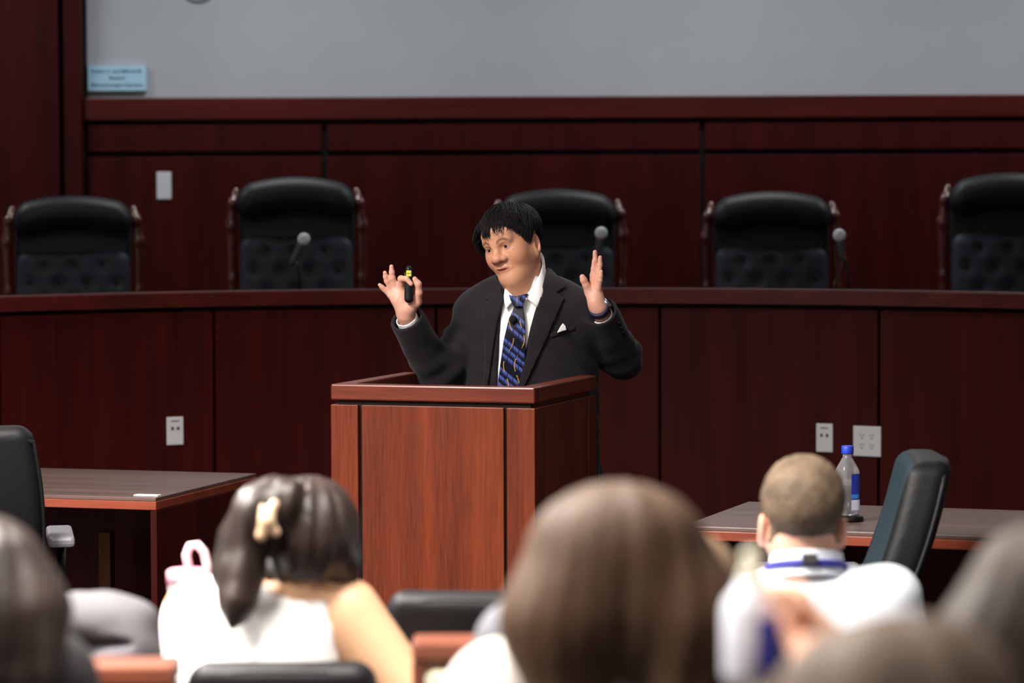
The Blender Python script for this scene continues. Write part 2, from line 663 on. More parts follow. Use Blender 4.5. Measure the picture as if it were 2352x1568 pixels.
# plaque with three lines of lettering
p = at(270, 180, WY - .012)
pl = empty('wall_plaque', p)
tag(pl, 'pale blue engraved name plaque on the grey wall by the wood casing', 'plaque')
box('plate', (-.148, -.022, -.064), (.148, .008, .064), M['plaque'], pl, .002)
for txt, z, sz in (('Robert C. and Mildred M.', .028, .0245), ('Baynard', -.006, .0245), ("Memorial Judge's Chambers", -.042, .0235)):
    cu = bpy.data.curves.new('lettering', 'FONT')
    cu.body = txt
    cu.size = sz
    cu.align_x = 'CENTER'
    cu.extrude = .0008
    cu.offset = .0006
    cu.materials.append(M['ink'])
    tmp = bpy.data.objects.new('tmp', cu)
    COL.objects.link(tmp)
    me = bpy.data.meshes.new_from_object(tmp.evaluated_get(bpy.context.evaluated_depsgraph_get()))
    bpy.data.objects.remove(tmp)
    o = bpy.data.objects.new('lettering', me)
    o.location = (0, -.0225, z)
    o.rotation_euler = (math.pi / 2, 0, 0)
    o.parent = pl
    COL.objects.link(o)
M['fitting'] = plain('blue_grey_fitting', (150, 158, 168), .6)
# dark round fitting at the top edge of the frame
p = at(455, -38, WY - .002)
fit = lathe('wall_fitting', [(.10, 0), (.10, .006), (.085, .012), (.05, .016), (.015, .018)], M['fitting'], None, 32,
            Matrix.Translation(p) @ Matrix.Rotation(math.pi / 2, 4, 'X'))
tag(fit, 'round blue-grey fitting high on the grey wall above the plaque', 'wall fitting')

# ------------------------------------------------------------------ judges' chairs
TUFT = [(-.133, -.055), (0, -.055), (.133, -.055), (-.2, -.145), (-.067, -.145), (.067, -.145), (.2, -.145),
        (-.133, -.235), (0, -.235), (.133, -.235), (-.2, -.325), (-.067, -.325), (.067, -.325), (.2, -.325)]
CT = 1.26                               # chair height
CZ = CT - .275                          # top of the tufted cushion


def head_roll(x, y, z):
    zz = z + .045 * (x / .27) ** 2
    roll = rbox(x, y, zz, (0, -.035, CT - .078), (.275, .088, .080), .076)
    up = rbox(x, y, zz, (0, .085, CT - .17), (.27, .03, .14), .025)
    return smin(roll, up, .05)


def tufted(x, y, z):
    f = rbox(x, y + .012 * np.cos(x * 9), z, (0, -.01, CZ - .24), (.262, .062, .245), .05)
    for tx, tz in TUFT:
        f = smax(f, -sph(x, y, z, (tx, -.088, CZ + tz), .026), .03)
    return f


def judge_chair():
    r = empty('judge_chair')
    solid('headrest', head_roll, (-.3, -.15, CT - .38), (.3, .14, CT + .03), .0095, M['leather_soft'], r)
    tb = solid('tufted_back', tufted, (-.3, -.1, CZ - .52), (.3, .09, CZ + .03), .009, M['leather'], r)
    bme = None
    for tx, tz in TUFT:
        if bme is None:
            b = lathe('button', [(.004, -.004), (.011, 0), (.009, .005), (.003, .007)], M['vinyl'], tb, 10, Matrix.Rotation(math.pi / 2, 4, 'X'))
            bme = b.data
        else:
            b = bpy.data.objects.new('button', bme)
            COL.objects.link(b)
            b.parent = tb
        b.location = (tx, -.060, CZ + tz)
    for s in (-1, 1):
        def post(x, y, z, s=s):
            xx = s * .299
            f = chain(x, y, z, [(xx, .03, .46), (xx, .02, .80), (xx + s * .004, 0, CT - .22), (xx - s * .006, -.01, CT - .12), (xx - s * .02, .02, CT - .06)],
                      [.023, .022, .026, .022, .015], .02)
            return smin(f, sph(x, y, z, (xx - s * .008, -.015, CT - .115), .021), .012)
        solid('side_post', post, (s * .299 - .06, -.08, .42), (s * .299 + .06, .08, CT), .008, M['wood_red'], r)
        tube('armrest', [(s * .31, .02, .66), (s * .33, -.15, .69), (s * .33, -.33, .68), (s * .32, -.40, .64), (s * .31, -.38, .45)], [.022, .026, .028, .026, .022], M['wood_red'], r)
    solid('seat', lambda x, y, z: rbox(x, y, z, (0, -.20, .46), (.275, .26, .065), .05), (-.3, -.5, .37), (.3, .1, .55), .012, M['leather'], r)
    lathe('column', [(.03, .10), (.03, .30), (.05, .31), (.05, .40)], M['plastic'], r, 16, Matrix.Translation((0, -.18, 0)))
    for k in range(5):
        an = 2 * math.pi * k / 5 + .3
        c, s = math.cos(an), math.sin(an)
        lg = tube('base_leg', [(0, -.18, .13), (.16 * c, -.18 + .16 * s, .115), (.31 * c, -.18 + .31 * s, .075)], [.032, .026, .018], M['wood_red'], r, 8)
        lathe('caster', [(.012, -.012), (.028, -.011), (.028, .011), (.012, .012)], M['plastic'], lg, 12,
              Matrix.Translation((.31 * c, -.18 + .31 * s, .028)) @ Matrix.Rotation(math.pi / 2, 4, 'Y'))
    return r


jc = judge_chair()
JS = [(167, 450, 13.85, 7, 'tufted black leather judge chair nearest the name plaque, partly below its casing'),
      (680, 407, 13.85, 2, 'tall tufted black leather judge chair behind the microphone on the clicker side'),
      (1281, 435, 13.95, -1, 'tufted black leather judge chair directly behind the speaking man'),
      (1772, 440, 13.85, -4, 'tufted black leather judge chair between the two microphones, beside the speaker'),
      (2318, 398, 13.8, -8, 'tall tufted black leather judge chair cut off by the right edge')]
for i, (cx, cy, d, rz, lab) in enumerate(JS):
    o = jc if i == 0 else copy_tree(jc)
    q = at(cx, cy, d)
    o.location = (q.x, d, PLAT)
    sc = (q.z - PLAT) / CT
    o.scale = (1, 1, sc)
    o.rotation_euler = (0, 0, math.radians(rz))
    tag(o, lab, 'chair', 'judges chairs behind the bench')

# ------------------------------------------------------------------ bench microphones
DT = BT - .10


def microphone(hp, tp, d, foot_px, label):
    h, t = at(*hp, d), at(*tp, d + .03)
    foot = at(foot_px, 660, d + .03)
    r = empty('bench_microphone', (foot.x, foot.y, DT))
    O = Vector((foot.x, foot.y, DT))
    h, t = h - O, t - O
    ax = (h - t).normalized()
    q = ax.to_track_quat('Z', 'Y').to_matrix().to_4x4()
    rr = .0275
    prof = [(rr * math.sin(math.pi * k / 10), -rr * math.cos(math.pi * k / 10)) for k in range(1, 10)]
    lathe('grille', prof, M['mic_grille'], r, 20, Matrix.Translation(h) @ q)
    L = (h - t).length
    lathe('handle', [(.010, -L), (.013, -L * .8), (.017, -.03), (.022, -.016)], M['mic_body'], r, 16, Matrix.Translation(h) @ q)
    mid = t.lerp(h, .25)
    tube('stand', [(0, 0, .01), (0, 0, mid.z * .6), (mid.x * .3, mid.y, mid.z * .85), tuple(mid)], .006, M['plastic'], r, 8)
    lathe('base', [(.055, 0), (.055, .008), (.045, .014), (.012, .018)], M['plastic'], r, 24)
    if foot_px > 1800:
        tube('cable', [tuple(t), (t.x - .004, t.y, t.z - .03), (t.x - .03, t.y - .01, t.z - .09), (t.x - .05, t.y, .02), (t.x - .02, t.y + .08, .005)], .003, M['plastic'], r, 6)
    tag(r, label, 'microphone', 'bench microphones')


microphone((698, 549), (668, 608), 12.62, 688, 'grey ball-head microphone tilted in front of the tall tufted chair, clicker side')
microphone((1381, 535), (1370, 592), 12.60, 1372, 'grey ball-head microphone showing just above the raised open hand')
microphone((1928, 540), (1936, 596), 12.45, 1948, 'grey ball-head microphone with trailing cable above the four-socket plate')

# ------------------------------------------------------------------ lectern
LA = math.radians(-18.5)
LW, LD, LT = .65, .63, 1.13
c = atz(1228, 890, LT)
LO = Vector((c.x - math.cos(LA) * LW / 2, c.y - math.sin(LA) * LW / 2, 0))
lect = empty('lectern', LO, LA)
tag(lect, 'reddish cherry wood lectern with a raised rim in front of the speaking man', 'lectern')
hw = LW / 2
ZB = LT - .062
box('front_rail', (-hw - .0, 0, LT - .048), (hw, .055, LT), M['wood_lect_x'], lect, .005)
for s in (-1, 1):
    x0, x1 = (hw - .055, hw) if s > 0 else (-hw, -hw + .055)
    box('side_rail', (x0, .0555, LT - .048), (x1, LD, LT), M['wood_lect_y'], lect, .005)
box('core', (-hw + .018, .018, .0), (hw - .018, .03, LT - .049), M['gap'], lect)
for s in (-1, 1):
    box('core_side', (s * (hw - .024) - .008, .03, 0), (s * (hw - .024) + .008, LD - .02, LT - .049), M['wood_lect'], lect)
pw = .088
for s in (-1, 1):
    x0, x1 = (hw - pw, hw) if s > 0 else (-hw, -hw + pw)
    box('corner_post', (x0, 0, .0), (x1, .022, ZB), M['wood_lect'], lect, .002)
box('front_panel', (-hw + pw + .011, .004, .0), (hw - pw - .011, .022, ZB), M['wood_lect'], lect, .002)
for s in (-1, 1):
    xo = s * (hw - .004)
    box('side_panel', (min(xo, xo - s * .014), .098, 0), (max(xo, xo - s * .014), LD - .09, ZB), M['wood_lect'], lect, .002)
    xa = s * hw
    box('side_stile', (min(xa, xa - s * .014), .0225, 0), (max(xa, xa - s * .014), .088, ZB), M['wood_lect'], lect, .002)
    box('side_stile', (min(xa, xa - s * .014), LD - .082, 0), (max(xa, xa - s * .014), LD, ZB), M['wood_lect'], lect, .002)
box('reading_shelf', (-hw + .033, .031, LT - .20), (hw - .033, LD - .12, LT - .18), M['wood_lect_x'], lect)


# ------------------------------------------------------------------ counsel tables
def table(corner, yaw, left, length, depth, label, h=.74):
    r = empty('counsel_table', (corner.x, corner.y, 0), yaw)
    x0, x1 = (-length, 0) if left else (0, length)
    box('table_top', (x0 + .002, .002, h - .012), (x1 - .002, depth, h), M['wood_table'], r, .002)
    box('edge_band', (x0, 0, h - .040), (x1, depth + .002, h - .0125), M['wood_edge'], r, .002)
    ex = x1 if left else x0
    s = -1 if left else 1
    for e, sg in ((x0, 1), (x1, -1)):
        box('end_panel', (min(e, e + sg * .022), .004, 0), (max(e, e + sg * .022), depth - .01, h - .041), M['wood_dark'], r, .002)
    box('modesty_panel', (x0 + .03, depth - .06, .0), (x1 - .03, depth - .04, h - .041), M['wood_dark'], r)
    tag(r, label, 'table')
    return r


tl = atz(358, 1143, .74)
table(tl, math.radians(-17), True, 1.75, .86, 'brown topped counsel table with a small white card, beside the lectern')
tr = atz(1565, 1207, .74)
table(tr, math.radians(-20), False, 1.9, .72, 'brown topped counsel table holding the capped water bottle')
q = atz(339, 1137.5, .7405)
cd = box('note_card', (-.042, -.016, 0), (.042, .016, .003), M['card'], None)
cd.location = q
cd.rotation_euler = (0, 0, math.radians(-17))
tag(cd, 'small white card lying at the corner of the table', 'card')
# wooden block under the table
q = at(245, 1258, 10.2)
bl = empty('wooden_block', (q.x, q.y, 0), math.radians(-17))
M['ochre'] = wood('ochre_wood', (80, 42, 18), (112, 60, 28), .6, 'Z', 0, .2)
box('upright', (-.022, -.02, 0), (.022, .02, at(245, 1220, 10.2).z), M['ochre'], bl, .003)
box('foot', (-.06, -.05, 0), (.06, .05, .02), M['ochre'], bl, .003)
tag(bl, 'brown wooden upright in the shadow under the table with the card', 'post')


# ------------------------------------------------------------------ office chairs
def office_back(x, y, z):
    # padded back: leans back with height, waisted, facing -Y
    t = np.clip((z - .50) / .62, 0, 1)
    yy = y - .20 * t - .03 * np.sin(t * math.pi) + .35 * x * x
    w = .235 - .035 * t ** 3 + .015 * np.sin(t * 3)
    X = np.abs(x) - w
    Y = np.abs(yy) - .060
    Z = np.abs(z - .80) - .30
    r = .042
    X, Y, Z = X + r, Y + r, Z + r
    return (np.sqrt(np.maximum(X, 0) ** 2 + np.maximum(Y, 0) ** 2 + np.maximum(Z, 0) ** 2) + np.minimum(np.maximum(X, np.maximum(Y, Z)), 0) - r) * .85


def office_chair():
    r = empty('office_chair')
    P, F = surfnet(office_back, (-.30, -.14, .45), (.30, .36, 1.14), .009)
    bk = mesh_obj('backrest', P, F, None, r, mats=[M['vinyl'], M['vinyl_teal']])
    me = bk.data
    nm = np.zeros(len(me.polygons) * 3)
    me.polygons.foreach_get('normal', nm)
    nm = nm.reshape(-1, 3)
    cc = np.zeros(len(me.polygons) * 3)
    me.polygons.foreach_get('center', cc)
    cc = cc.reshape(-1, 3)
    me.polygons.foreach_set('material_index', ((nm[:, 1] < -.55) & (np.abs(cc[:, 0]) < .20)).astype(np.int32))
    # piping round the rear edge
    pts = []
    for k in range(41):
        a = math.pi * (k / 40)
        u = -math.cos(a)
        if k <= 14:
            z = .52 + .53 * k / 14
            x = -1
        elif k >= 26:
            z = .52 + .53 * (40 - k) / 14
            x = 1
        else:
            x = -1 + 2 * (k - 14) / 12
            z = 1.085 - .035 * abs(x) ** 4
        t = min(max((z - .5) / .62, 0), 1)
        w = .235 - .035 * t ** 3 + .015 * math.sin(t * 3) - .004
        xx = x * w * (1 if abs(x) < 1 else 1)
        y = .20 * t + .03 * math.sin(t * math.pi) - .35 * xx * xx + .046
        pts.append((xx, y, z))
    tube('piping', pts, .0065, M['vinyl'], bk, 6)
    solid('seat', lambda x, y, z: rbox(x, y, z + .02 * np.cos(y * 5), (0, -.20, .47), (.25, .26, .055), .05), (-.28, -.5, .38), (.28, .1, .56), .013, M['vinyl'], r)
    for s in (-1, 1):
        ar = tube('arm_support', [(s * .22, -.12, .42), (s * .29, -.14, .46), (s * .295, -.12, .70)], [.018, .02, .018], M['plastic'], r, 8)
        box('arm_pad', (s * .295 - .04, -.30, .70), (s * .295 + .04, .03, .735), M['grey_plastic'], ar, .012)
    lathe('column', [(.026, .10), (.026, .28), (.045, .29), (.045, .40)], M['plastic'], r, 16, Matrix.Translation((0, -.18, 0)))
    for k in range(5):
        an = 2 * math.pi * k / 5 + .3
        c, s = math.cos(an), math.sin(an)
        lg = tube('base_leg', [(0, -.18, .12), (.16 * c, -.18 + .16 * s, .105), (.30 * c, -.18 + .30 * s, .07)], [.03, .024, .017], M['plastic'], r, 8)
        lathe('caster', [(.012, -.012), (.027, -.011), (.027, .011), (.012, .012)], M['plastic'], lg, 12,
              Matrix.Translation((.30 * c, -.18 + .30 * s, .027)) @ Matrix.Rotation(math.pi / 2, 4, 'Y'))
    return r


oc = office_chair()


def place_office(o, px, py_top, d, rz, label, H=1.10):
    q = at(px, py_top, d)
    o.location = (q.x, d, 0)
    o.scale = (1, 1, q.z / H)
    o.rotation_euler = (0, 0, math.radians(rz))
    tag(o, label, 'chair', 'black swivel chairs in the well')


place_office(oc, 1965, 1043, 8.0, -93, 'black swivel chair with blue-grey front turned side-on at the table with the bottle')
place_office(copy_tree(oc), -95, 968, 8.75, 190, 'black swivel chair cut off by the left edge beside the table with the card')
place_office(copy_tree(oc), 1266, 972, 10.35, 22, 'dark swivel chair mostly hidden behind the lectern')

# ------------------------------------------------------------------ capped water bottle on its puck
q = atz(1946, 1196, .74)
pk = lathe('coaster_puck', [(.046, 0), (.049, .004), (.046, .014), (.036, .018)], M['plastic'], None, 28, Matrix.Translation((0, 0, 0)))
pk.location = q
tag(pk, 'round black puck on the table under the capped water bottle', 'coaster')


def glass_mat(name, tint=(1, 1, 1), rough=.03):
    m, N, L, B = new_mat(name)
    B.inputs['Base Color'].default_value = (*tint, 1)
    B.inputs['Transmission Weight'].default_value = 1
    B.inputs['Roughness'].default_value = rough
    B.inputs['IOR'].default_value = 1.08
    return m


M['clear'] = glass_mat('clear_water')
M['clear_pet'] = glass_mat('clear_plastic', (.86, .86, .88), .08)
M['clear_pet'].node_tree.nodes['Principled BSDF'].inputs['Transmission Weight'].default_value = .84
M['clear_pet'].node_tree.nodes['Principled BSDF'].inputs['IOR'].default_value = 1.2
M['blue_cap'] = plain('blue_cap_plastic', (40, 70, 205), .4)
M['blue_label'] = plain('blue_label', (30, 48, 150), .45)
M['white_label'] = plain('white_label', (205, 208, 226), .5)
M['cyan_label'] = plain('light_blue_label', (60, 130, 205), .5)


def sqlathe(name, prof, mat, parent=None, seg=32, pw=5.0, a0=0, a1=2 * math.pi):
    """Rounded-square lathe: prof of (half width, z, squareness 0..1)."""
    vs, fs = [], []
    closed = abs(a1 - a0 - 2 * math.pi) < 1e-6
    n = seg if closed else seg + 1
    for r, z, sq in prof:
        for k in range(n):
            a = a0 + (a1 - a0) * k / seg
            c, s = math.cos(a), math.sin(a)
            e = 1 / (abs(c) ** pw + abs(s) ** pw) ** (1 / pw)
            rr = r * (1 + sq * (e - 1))
            vs.append((rr * c, rr * s, z))
    m = n if closed else n - 1
    for i in range(len(prof) - 1):
        for k in range(m):
            k2 = (k + 1) % n
            fs.append((i * n + k, i * n + k2, (i + 1) * n + k2, (i + 1) * n + k))
    if closed:
        fs.append(tuple(range(n - 1, -1, -1)))
        fs.append(tuple(range((len(prof) - 1) * n, len(prof) * n)))
    return mesh_obj(name, vs, fs, mat, parent)


wb = empty('water_bottle', (q.x, q.y, .7585), math.radians(25))
tag(wb, 'clear square plastic water bottle with blue cap standing on the table', 'bottle')
sqlathe('bottle_body', [(.027, 0, 1), (.030, .006, 1), (.030, .125, 1), (.028, .135, .9), (.016, .165, .2), (.0135, .170, 0), (.0135, .178, 0)], M['clear_pet'], wb)
sqlathe('water', [(.026, .004, 1), (.0285, .008, 1), (.0285, .105, 1)], M['clear'], wb)
la = sqlathe('paper_label', [(.0306, .020, 1), (.0306, .122, 1)], M['blue_label'], wb, 16, 5, -math.pi / 2 - .15, -math.pi / 2 + .75)
la.data.materials.append(M['white_label'])
sqlathe('label_foot', [(.0310, .016, 1), (.0310, .046, 1)], M['white_label'], wb, 16, 5, -math.pi / 2 - .15, -math.pi / 2 + .75)
sqlathe('label_wave', [(.0310, .050, 1), (.0310, .062, 1)], M['cyan_label'], wb, 16, 5, -math.pi / 2 - .15, -math.pi / 2 + .6)
lathe('bottle_cap', [(.0165, .1795), (.0175, .182), (.0175, .200), (.0155, .203)], M['blue_cap'], wb, 24)


# ================================================================== THE SPEAKER
def rot(ax, deg):
    return np.array(Matrix.Rotation(math.radians(deg), 3, ax))


SKIN = np.array(lin((206, 150, 118)))


def head_field(x, y, z, eo=0):
    """Head, face towards -Y, eye line at z = 0, metres."""
    ax = np.abs(x)
    f = ell(x, y, z, (0, .012, .028), (.080, .100, .084))
    f = smin(f, ell(x, y, z, (0, -.026, -.040), (.073, .068, .078)), .03)
    f = smin(f, ell(ax, y, z, (.040, -.052, -.036), (.032, .034, .038)), .025)
    f = smin(f, cap(ax, y, z, (.054, .000, -.060), (.012, -.066, -.097), .022, .022), .03)
    f = smin(f, ell(x, y, z, (0, -.080, -.097), (.026, .020, .020)), .018)
    f = smin(f, ell(x, y, z, (0, -.030, -.104), (.050, .050, .026)), .03)
    f = smin(f, ell(x, y, z, (0, -.070, .040), (.052, .024, .034)), .03)
    f = smin(f, cap(ax, y, z, (.012, -.0885, .014), (.045, -.076, .017), .009, .008), .014)
    # eye sockets
    f = smax(f, -ell(ax, y, z, (.0335, -.104, -.001), (.0195, .017, .0105)), .012)
    # nose
    f = smin(f, cap(x, y, z, (0, -.086, .010), (0, -.106, -.026), .0085, .0130), .016)
    f = smin(f, ell(x, y, z, (0, -.1085, -.031), (.0185, .0155, .0135)), .010)
    f = smin(f, ell(ax, y, z, (.0205, -.096, -.035), (.0110, .0130, .0105)), .008)
    f = smax(f, -ell(ax, y, z, (.0100, -.106, -.0455), (.0060, .008, .0048)), .004)
    # eyelids
    lid = sph(ax, y, z, (.0335, -.0755, -.001), .0148)
    lid = np.maximum(lid, -ell(ax, y, z, (.0335, -.0915, -.0012 - .06 * (ax - .0335)), (.0140, .012, .0043)))
    f = smin(f, lid, .004)
    # mouth
    f = smin(f, ell(x, y, z, (0, -.083, -.064), (.030, .0165, .018)), .014)
    up = chain(ax, y, z, [(0, -.0985, -.0640), (.009, -.0978, -.0628), (.030, -.0880, -.0678)], [.0058, .0060, .0026], .004)
    lo = chain(ax, y, z, [(0, -.0965, -.0765), (.011, -.0950, -.0760), (.029, -.0875, -.0696)], [.0074, .0068, .0026], .004)
    f = smin(f, up, .005)
    f = smin(f, lo, .005)
    f = smax(f, -ell(x, y, z, (0, -.104, -.0696), (.0265, .013, .0032)), .0025)
    # ears
    xr = ax - .1 * (y - .012)
    e = ell(xr, y - .22 * z, z, (.079 + eo, .018, -.036), (.0105, .0160, .036))
    e = smax(e, -ell(xr, y - .22 * z, z, (.0890 + eo, .0155, -.030), (.0115, .0095, .0220)), .004)
    e = smin(e, cap(xr, y, z, (.076, -.006, -.036), (.081 + eo, -.002, -.028), .005, .004), .005)
    f = smin(f, e, .007)
    return f


def face_colour(L):
    ax = np.abs(L[:, 0])
    y, z = L[:, 1], L[:, 2]
    c = np.tile(SKIN, (len(L), 1))

    def g(cx, cy, cz, s):
        return np.exp(-(((ax - cx) ** 2 + (y - cy) ** 2 + (z - cz) ** 2) / (2 * s * s)))

    def mix(w, col):
        w = np.clip(w, 0, 1)[:, None]
        return c * (1 - w) + np.array(lin(col)) * w
    red = (g(.045, -.07, -.04, .022) * .5 + g(0, -.11, -.031, .014) * .6 + g(.088, .015, -.01, .018) * .5)
    c = mix(red, (205, 130, 105))
    # lips
    lipu = np.exp(-((z + .0703) / .0084) ** 4) * np.exp(-(ax / .0275) ** 8) * (y < -.083)
    c = mix(lipu * .85, (150, 78, 70))
    # faint moustache and chin shade
    mo = np.exp(-((z + .055) / .006) ** 2) * (ax < .028) * (y < -.08) * .30 + g(0, -.095, -.104, .014) * .15
    c = mix(mo, (120, 92, 80))
    # eyebrows
    bz = .017 + .009 * np.sin(np.clip((ax - .012) / .04, 0, 1) * math.pi) - .05 * np.clip(ax - .04, 0, 1)
    br = np.exp(-((z - bz) / .0048) ** 2) * np.clip((ax - .010) / .006, 0, 1) * np.clip((.056 - ax) / .008, 0, 1) * (y < -.05)
    c = mix(br * .85, (72, 50, 40))
    # eye-socket shading put into the skin colour, a mole, fine mottling
    c = mix(np.exp(-((ax - .0335) / .020) ** 2 - ((z - .001) / .011) ** 2) * (y < -.06) * .38, (138, 84, 62))
    c = mix(np.exp(-((L[:, 0] - .055) ** 2 + (z + .018) ** 2) / .0018 ** 2) * (y < -.03) * .7, (110, 60, 48))
    c = c * (1 + .02 * np.sin(L[:, 0] * 310 + 3 * np.sin(z * 170)) * np.sin(z * 260 + y * 190))[:, None]
    # lash line
    ls = np.exp(-((z - .0042) / .0016) ** 2) * np.exp(-((ax - .032) / .011) ** 4) * (y < -.08)
    c = mix(ls * .7, (60, 36, 28))
    return c


HEAD_Y = 9.52
HC = np.array(at(1175, 552, HEAD_Y))
HR = rot('Y', -15.5) @ rot('Z', -36) @ rot('X', 7)
TO = np.array(at(1219, 885, 9.62))            # torso reference point at the lectern's height
TYAW = math.radians(14)
CU, SU = math.cos(TYAW), math.sin(TYAW)


def to_torso(x, y, z):
    X, Y, W = x - TO[0], y - TO[1], z - TO[2]
    X = X + .055 * W
    Y = Y + .16 * np.clip(W, 0, 1)
    return X * CU - Y * SU, X * SU + Y * CU, W


def T(u, v, w):
    """torso coordinates to world"""
    X, Y = u * CU + v * SU, -u * SU + v * CU
    return np.array([X - .055 * w + TO[0], Y - .16 * max(w, 0) + TO[1], w + TO[2]])


def torso_core(x, y, z):
    u, v, w = to_torso(x, y, z)
    # elliptical trunk
    ww = np.clip(w, -.34, .16)
    half = .200 + .008 * np.cos(w * 9)
    q = np.sqrt(u ** 2 + (v * 1.38) ** 2 + (w - ww) ** 2 * .9) - half
    f = q * .8
    f = smin(f, cap(u, v, w, (-.156, .01, .215), (.172, .01, .220), .062, .064), .07)
    f = smin(f, cap(np.abs(u), v, w, (.03, .035, .300), (.16, .015, .235), .060, .058), .05)
    return f


# joints of the arms, from the pose in the photograph
SH_L, EL_L, WR_L = T(-.158, .0, .205), np.array(at(1004, 864, 9.60)), np.array(at(930, 724, 9.44))
SH_R, EL_R, WR_R = T(.178, .0, .215), np.array(at(1428, 822, 9.66)), np.array(at(1377, 712, 9.46))


def wrinkle(x, y, z, s):
    return .0040 * np.sin(55 * (x * .5 + z * 1.0 + y * .4) + 3 * np.sin(19 * x + 13 * z) + s) * np.sin(23 * z - 17 * x + s * 2)


def sleeve(x, y, z, sh, el, wr, s, back=.012):
    d = (wr - el) / np.linalg.norm(wr - el)
    up = cap(x, y, z, sh, el, .078, .063)
    fo = cuff_cut(cap(x, y, z, el, wr + d * .06, .065, .053), x, y, z, el, wr, back)
    f = smin(up, fo, .035) + wrinkle(x, y, z, s) * np.clip(np.sqrt((x - wr[0]) ** 2 + (y - wr[1]) ** 2 + (z - wr[2]) ** 2) / .08 - .6, 0, 1)
    near = np.exp(-((x - el[0]) ** 2 + (y - el[1]) ** 2 + (z - el[2]) ** 2) / (2 * .07 ** 2))
    return f + near * .006 * np.sin(90 * (x * d[0] + y * d[1] + z * d[2]) + s)


def cuff_cut(f, x, y, z, el, wr, back=.012):
    d = (wr - el) / np.linalg.norm(wr - el)
    c = wr - d * back
    pl = (x - c[0]) * d[0] + (y - c[1]) * d[1] + (z - c[2]) * d[2]
    f = np.maximum(f, pl)
    # hollow end
    inner = cap(x, y, z, wr - d * .05, wr + d * .08, .045, .046)
    return smax(f, -inner, .004)


def V_open(x, y, z):
    """wedge left free by the open jacket front (torso coordinates)"""
    u, v, w = to_torso(x, y, z)
    lft = -.045 - .02 * np.clip(w / .3, 0, 1) * 0 + (-.030) * np.clip(1 - w / .30, 0, 1.3)
    rgt = .075 - .080 * np.clip(1 - w / .31, 0, 1.3)
    d = np.maximum(lft - u, u - rgt)
    return np.maximum(d, v + .02)


def jacket_field(x, y, z, cut=True):
    f = torso_core(x, y, z) - .012 + wrinkle(x, y, z, 1.3) * .6
    f = smin(f, sleeve(x, y, z, SH_L, EL_L, WR_L, .4), .016)
    f = smin(f, sleeve(x, y, z, SH_R, EL_R, WR_R, 2.1, .006), .016)
    if cut:
        f = smax(f, -V_open(x, y, z), .006)
        # collar opening
        u, v, w = to_torso(x, y, z)
        f = smax(f, -cap(u, v, w, (0, .01, .22), (-.02, -.03, .45), .072, .075), .008)
        f = np.maximum(f, -(w + .36))
    return f


NK0, NK1 = np.array(at(1197, 600, 9.54)), np.array(at(1206, 690, 9.535))


def neck_field(x, y, z, e=0):
    return cap(x, y, z, NK0, NK1, .061 + e, .064 + e)


def shirt_field(x, y, z):
    f = torso_core(x, y, z) - .001
    return smin(f, neck_field(x, y, z, .003), .03)


LO_J, HI_J = np.array((-.45, 9.30, .70)), np.array((.50, 9.95, 1.50))
speaker = empty('person', (TO[0], TO[1], 0))
tag(speaker, 'man in a dark suit and patterned tie speaking at the lectern with both hands raised', 'person')


def keep_world(o):
    """objects modelled in world coordinates, parented to an Empty standing elsewhere"""
    o.matrix_parent_inverse = Matrix.Translation(o.parent.location).inverted()
    return o


# --- body: head, neck, trunk, legs, arms and hands as one skin
def head_world(x, y, z):
    X, Y, Z = x - HC[0], y - HC[1], z - HC[2]
    R = HR.T
    return head_field(R[0, 0] * X + R[0, 1] * Y + R[0, 2] * Z, R[1, 0] * X + R[1, 1] * Y + R[1, 2] * Z, R[2, 0] * X + R[2, 1] * Y + R[2, 2] * Z)


def head_neck(x, y, z):
    return smin(smin(head_world(x, y, z), neck_field(x, y, z), .03), cap(x, y, z, at(1180, 640, 9.47), at(1200, 672, 9.505), .034, .040), .03)


def P3(lst):
    return [np.array(at(*p)) for p in lst]


def hand_left(x, y, z):
    """his right hand, palm to the camera, pinching the clicker"""
    D = 9.425
    w = np.array(at(932, 722, D + .012))
    f = smin(cap(x, y, z, w + (EL_L - WR_L) * .35, w, .029, .0255), cap(x, y, z, w, at(917, 690, D), .025, .022), .02)
    f = smin(f, cap(x, y, z, at(930, 708, D), at(907, 668, D + .004), .020, .013), .016)
    f = smin(f, cap(x, y, z, at(936, 708, D), at(921, 665, D + .004), .020, .013), .016)
    f = smin(f, cap(x, y, z, at(926, 706, D + .004), at(899, 678, D + .006), .017, .012), .014)
    f = smin(f, cap(x, y, z, at(940, 706, D), at(957, 693, D - .012), .021, .0155), .016)       # ball of the thumb
    f = smin(f, chain(x, y, z, P3([(957, 694, D - .012), (962, 672, D - .028), (960, 652, D - .036), (952, 641, D - .038)]), [.0150, .0112, .0108, .0088], .006), .008)
    f = smin(f, chain(x, y, z, P3([(920, 662, D + .002), (921, 640, D - .016), (934, 640, D - .046), (944, 652, D - .050)]), [.0115, .0100, .0088, .0070], .005), .006)
    f = smin(f, chain(x, y, z, P3([(909, 658, D + .004), (901, 638, D - .006), (900, 625, D - .010), (899, 612, D - .014)]), [.0112, .0095, .0085, .0065], .005), .006)
    f = smin(f, chain(x, y, z, P3([(900, 665, D + .006), (889, 645, D - .002), (886, 635, D - .006), (884, 626, D - .012)]), [.0105, .0090, .0082, .0062], .005), .005)
    f = smin(f, chain(x, y, z, P3([(896, 677, D + .008), (882, 664, D + .004), (877, 659, D), (872, 654, D - .004)]), [.0098, .0080, .0070, .0055], .005), .005)
    # creases of the palm
    f = smax(f, -chain(x, y, z, P3([(925, 672, D - .024), (916, 688, D - .026), (919, 703, D - .027)]), [.002, .003, .002], .002), .006)
    return f


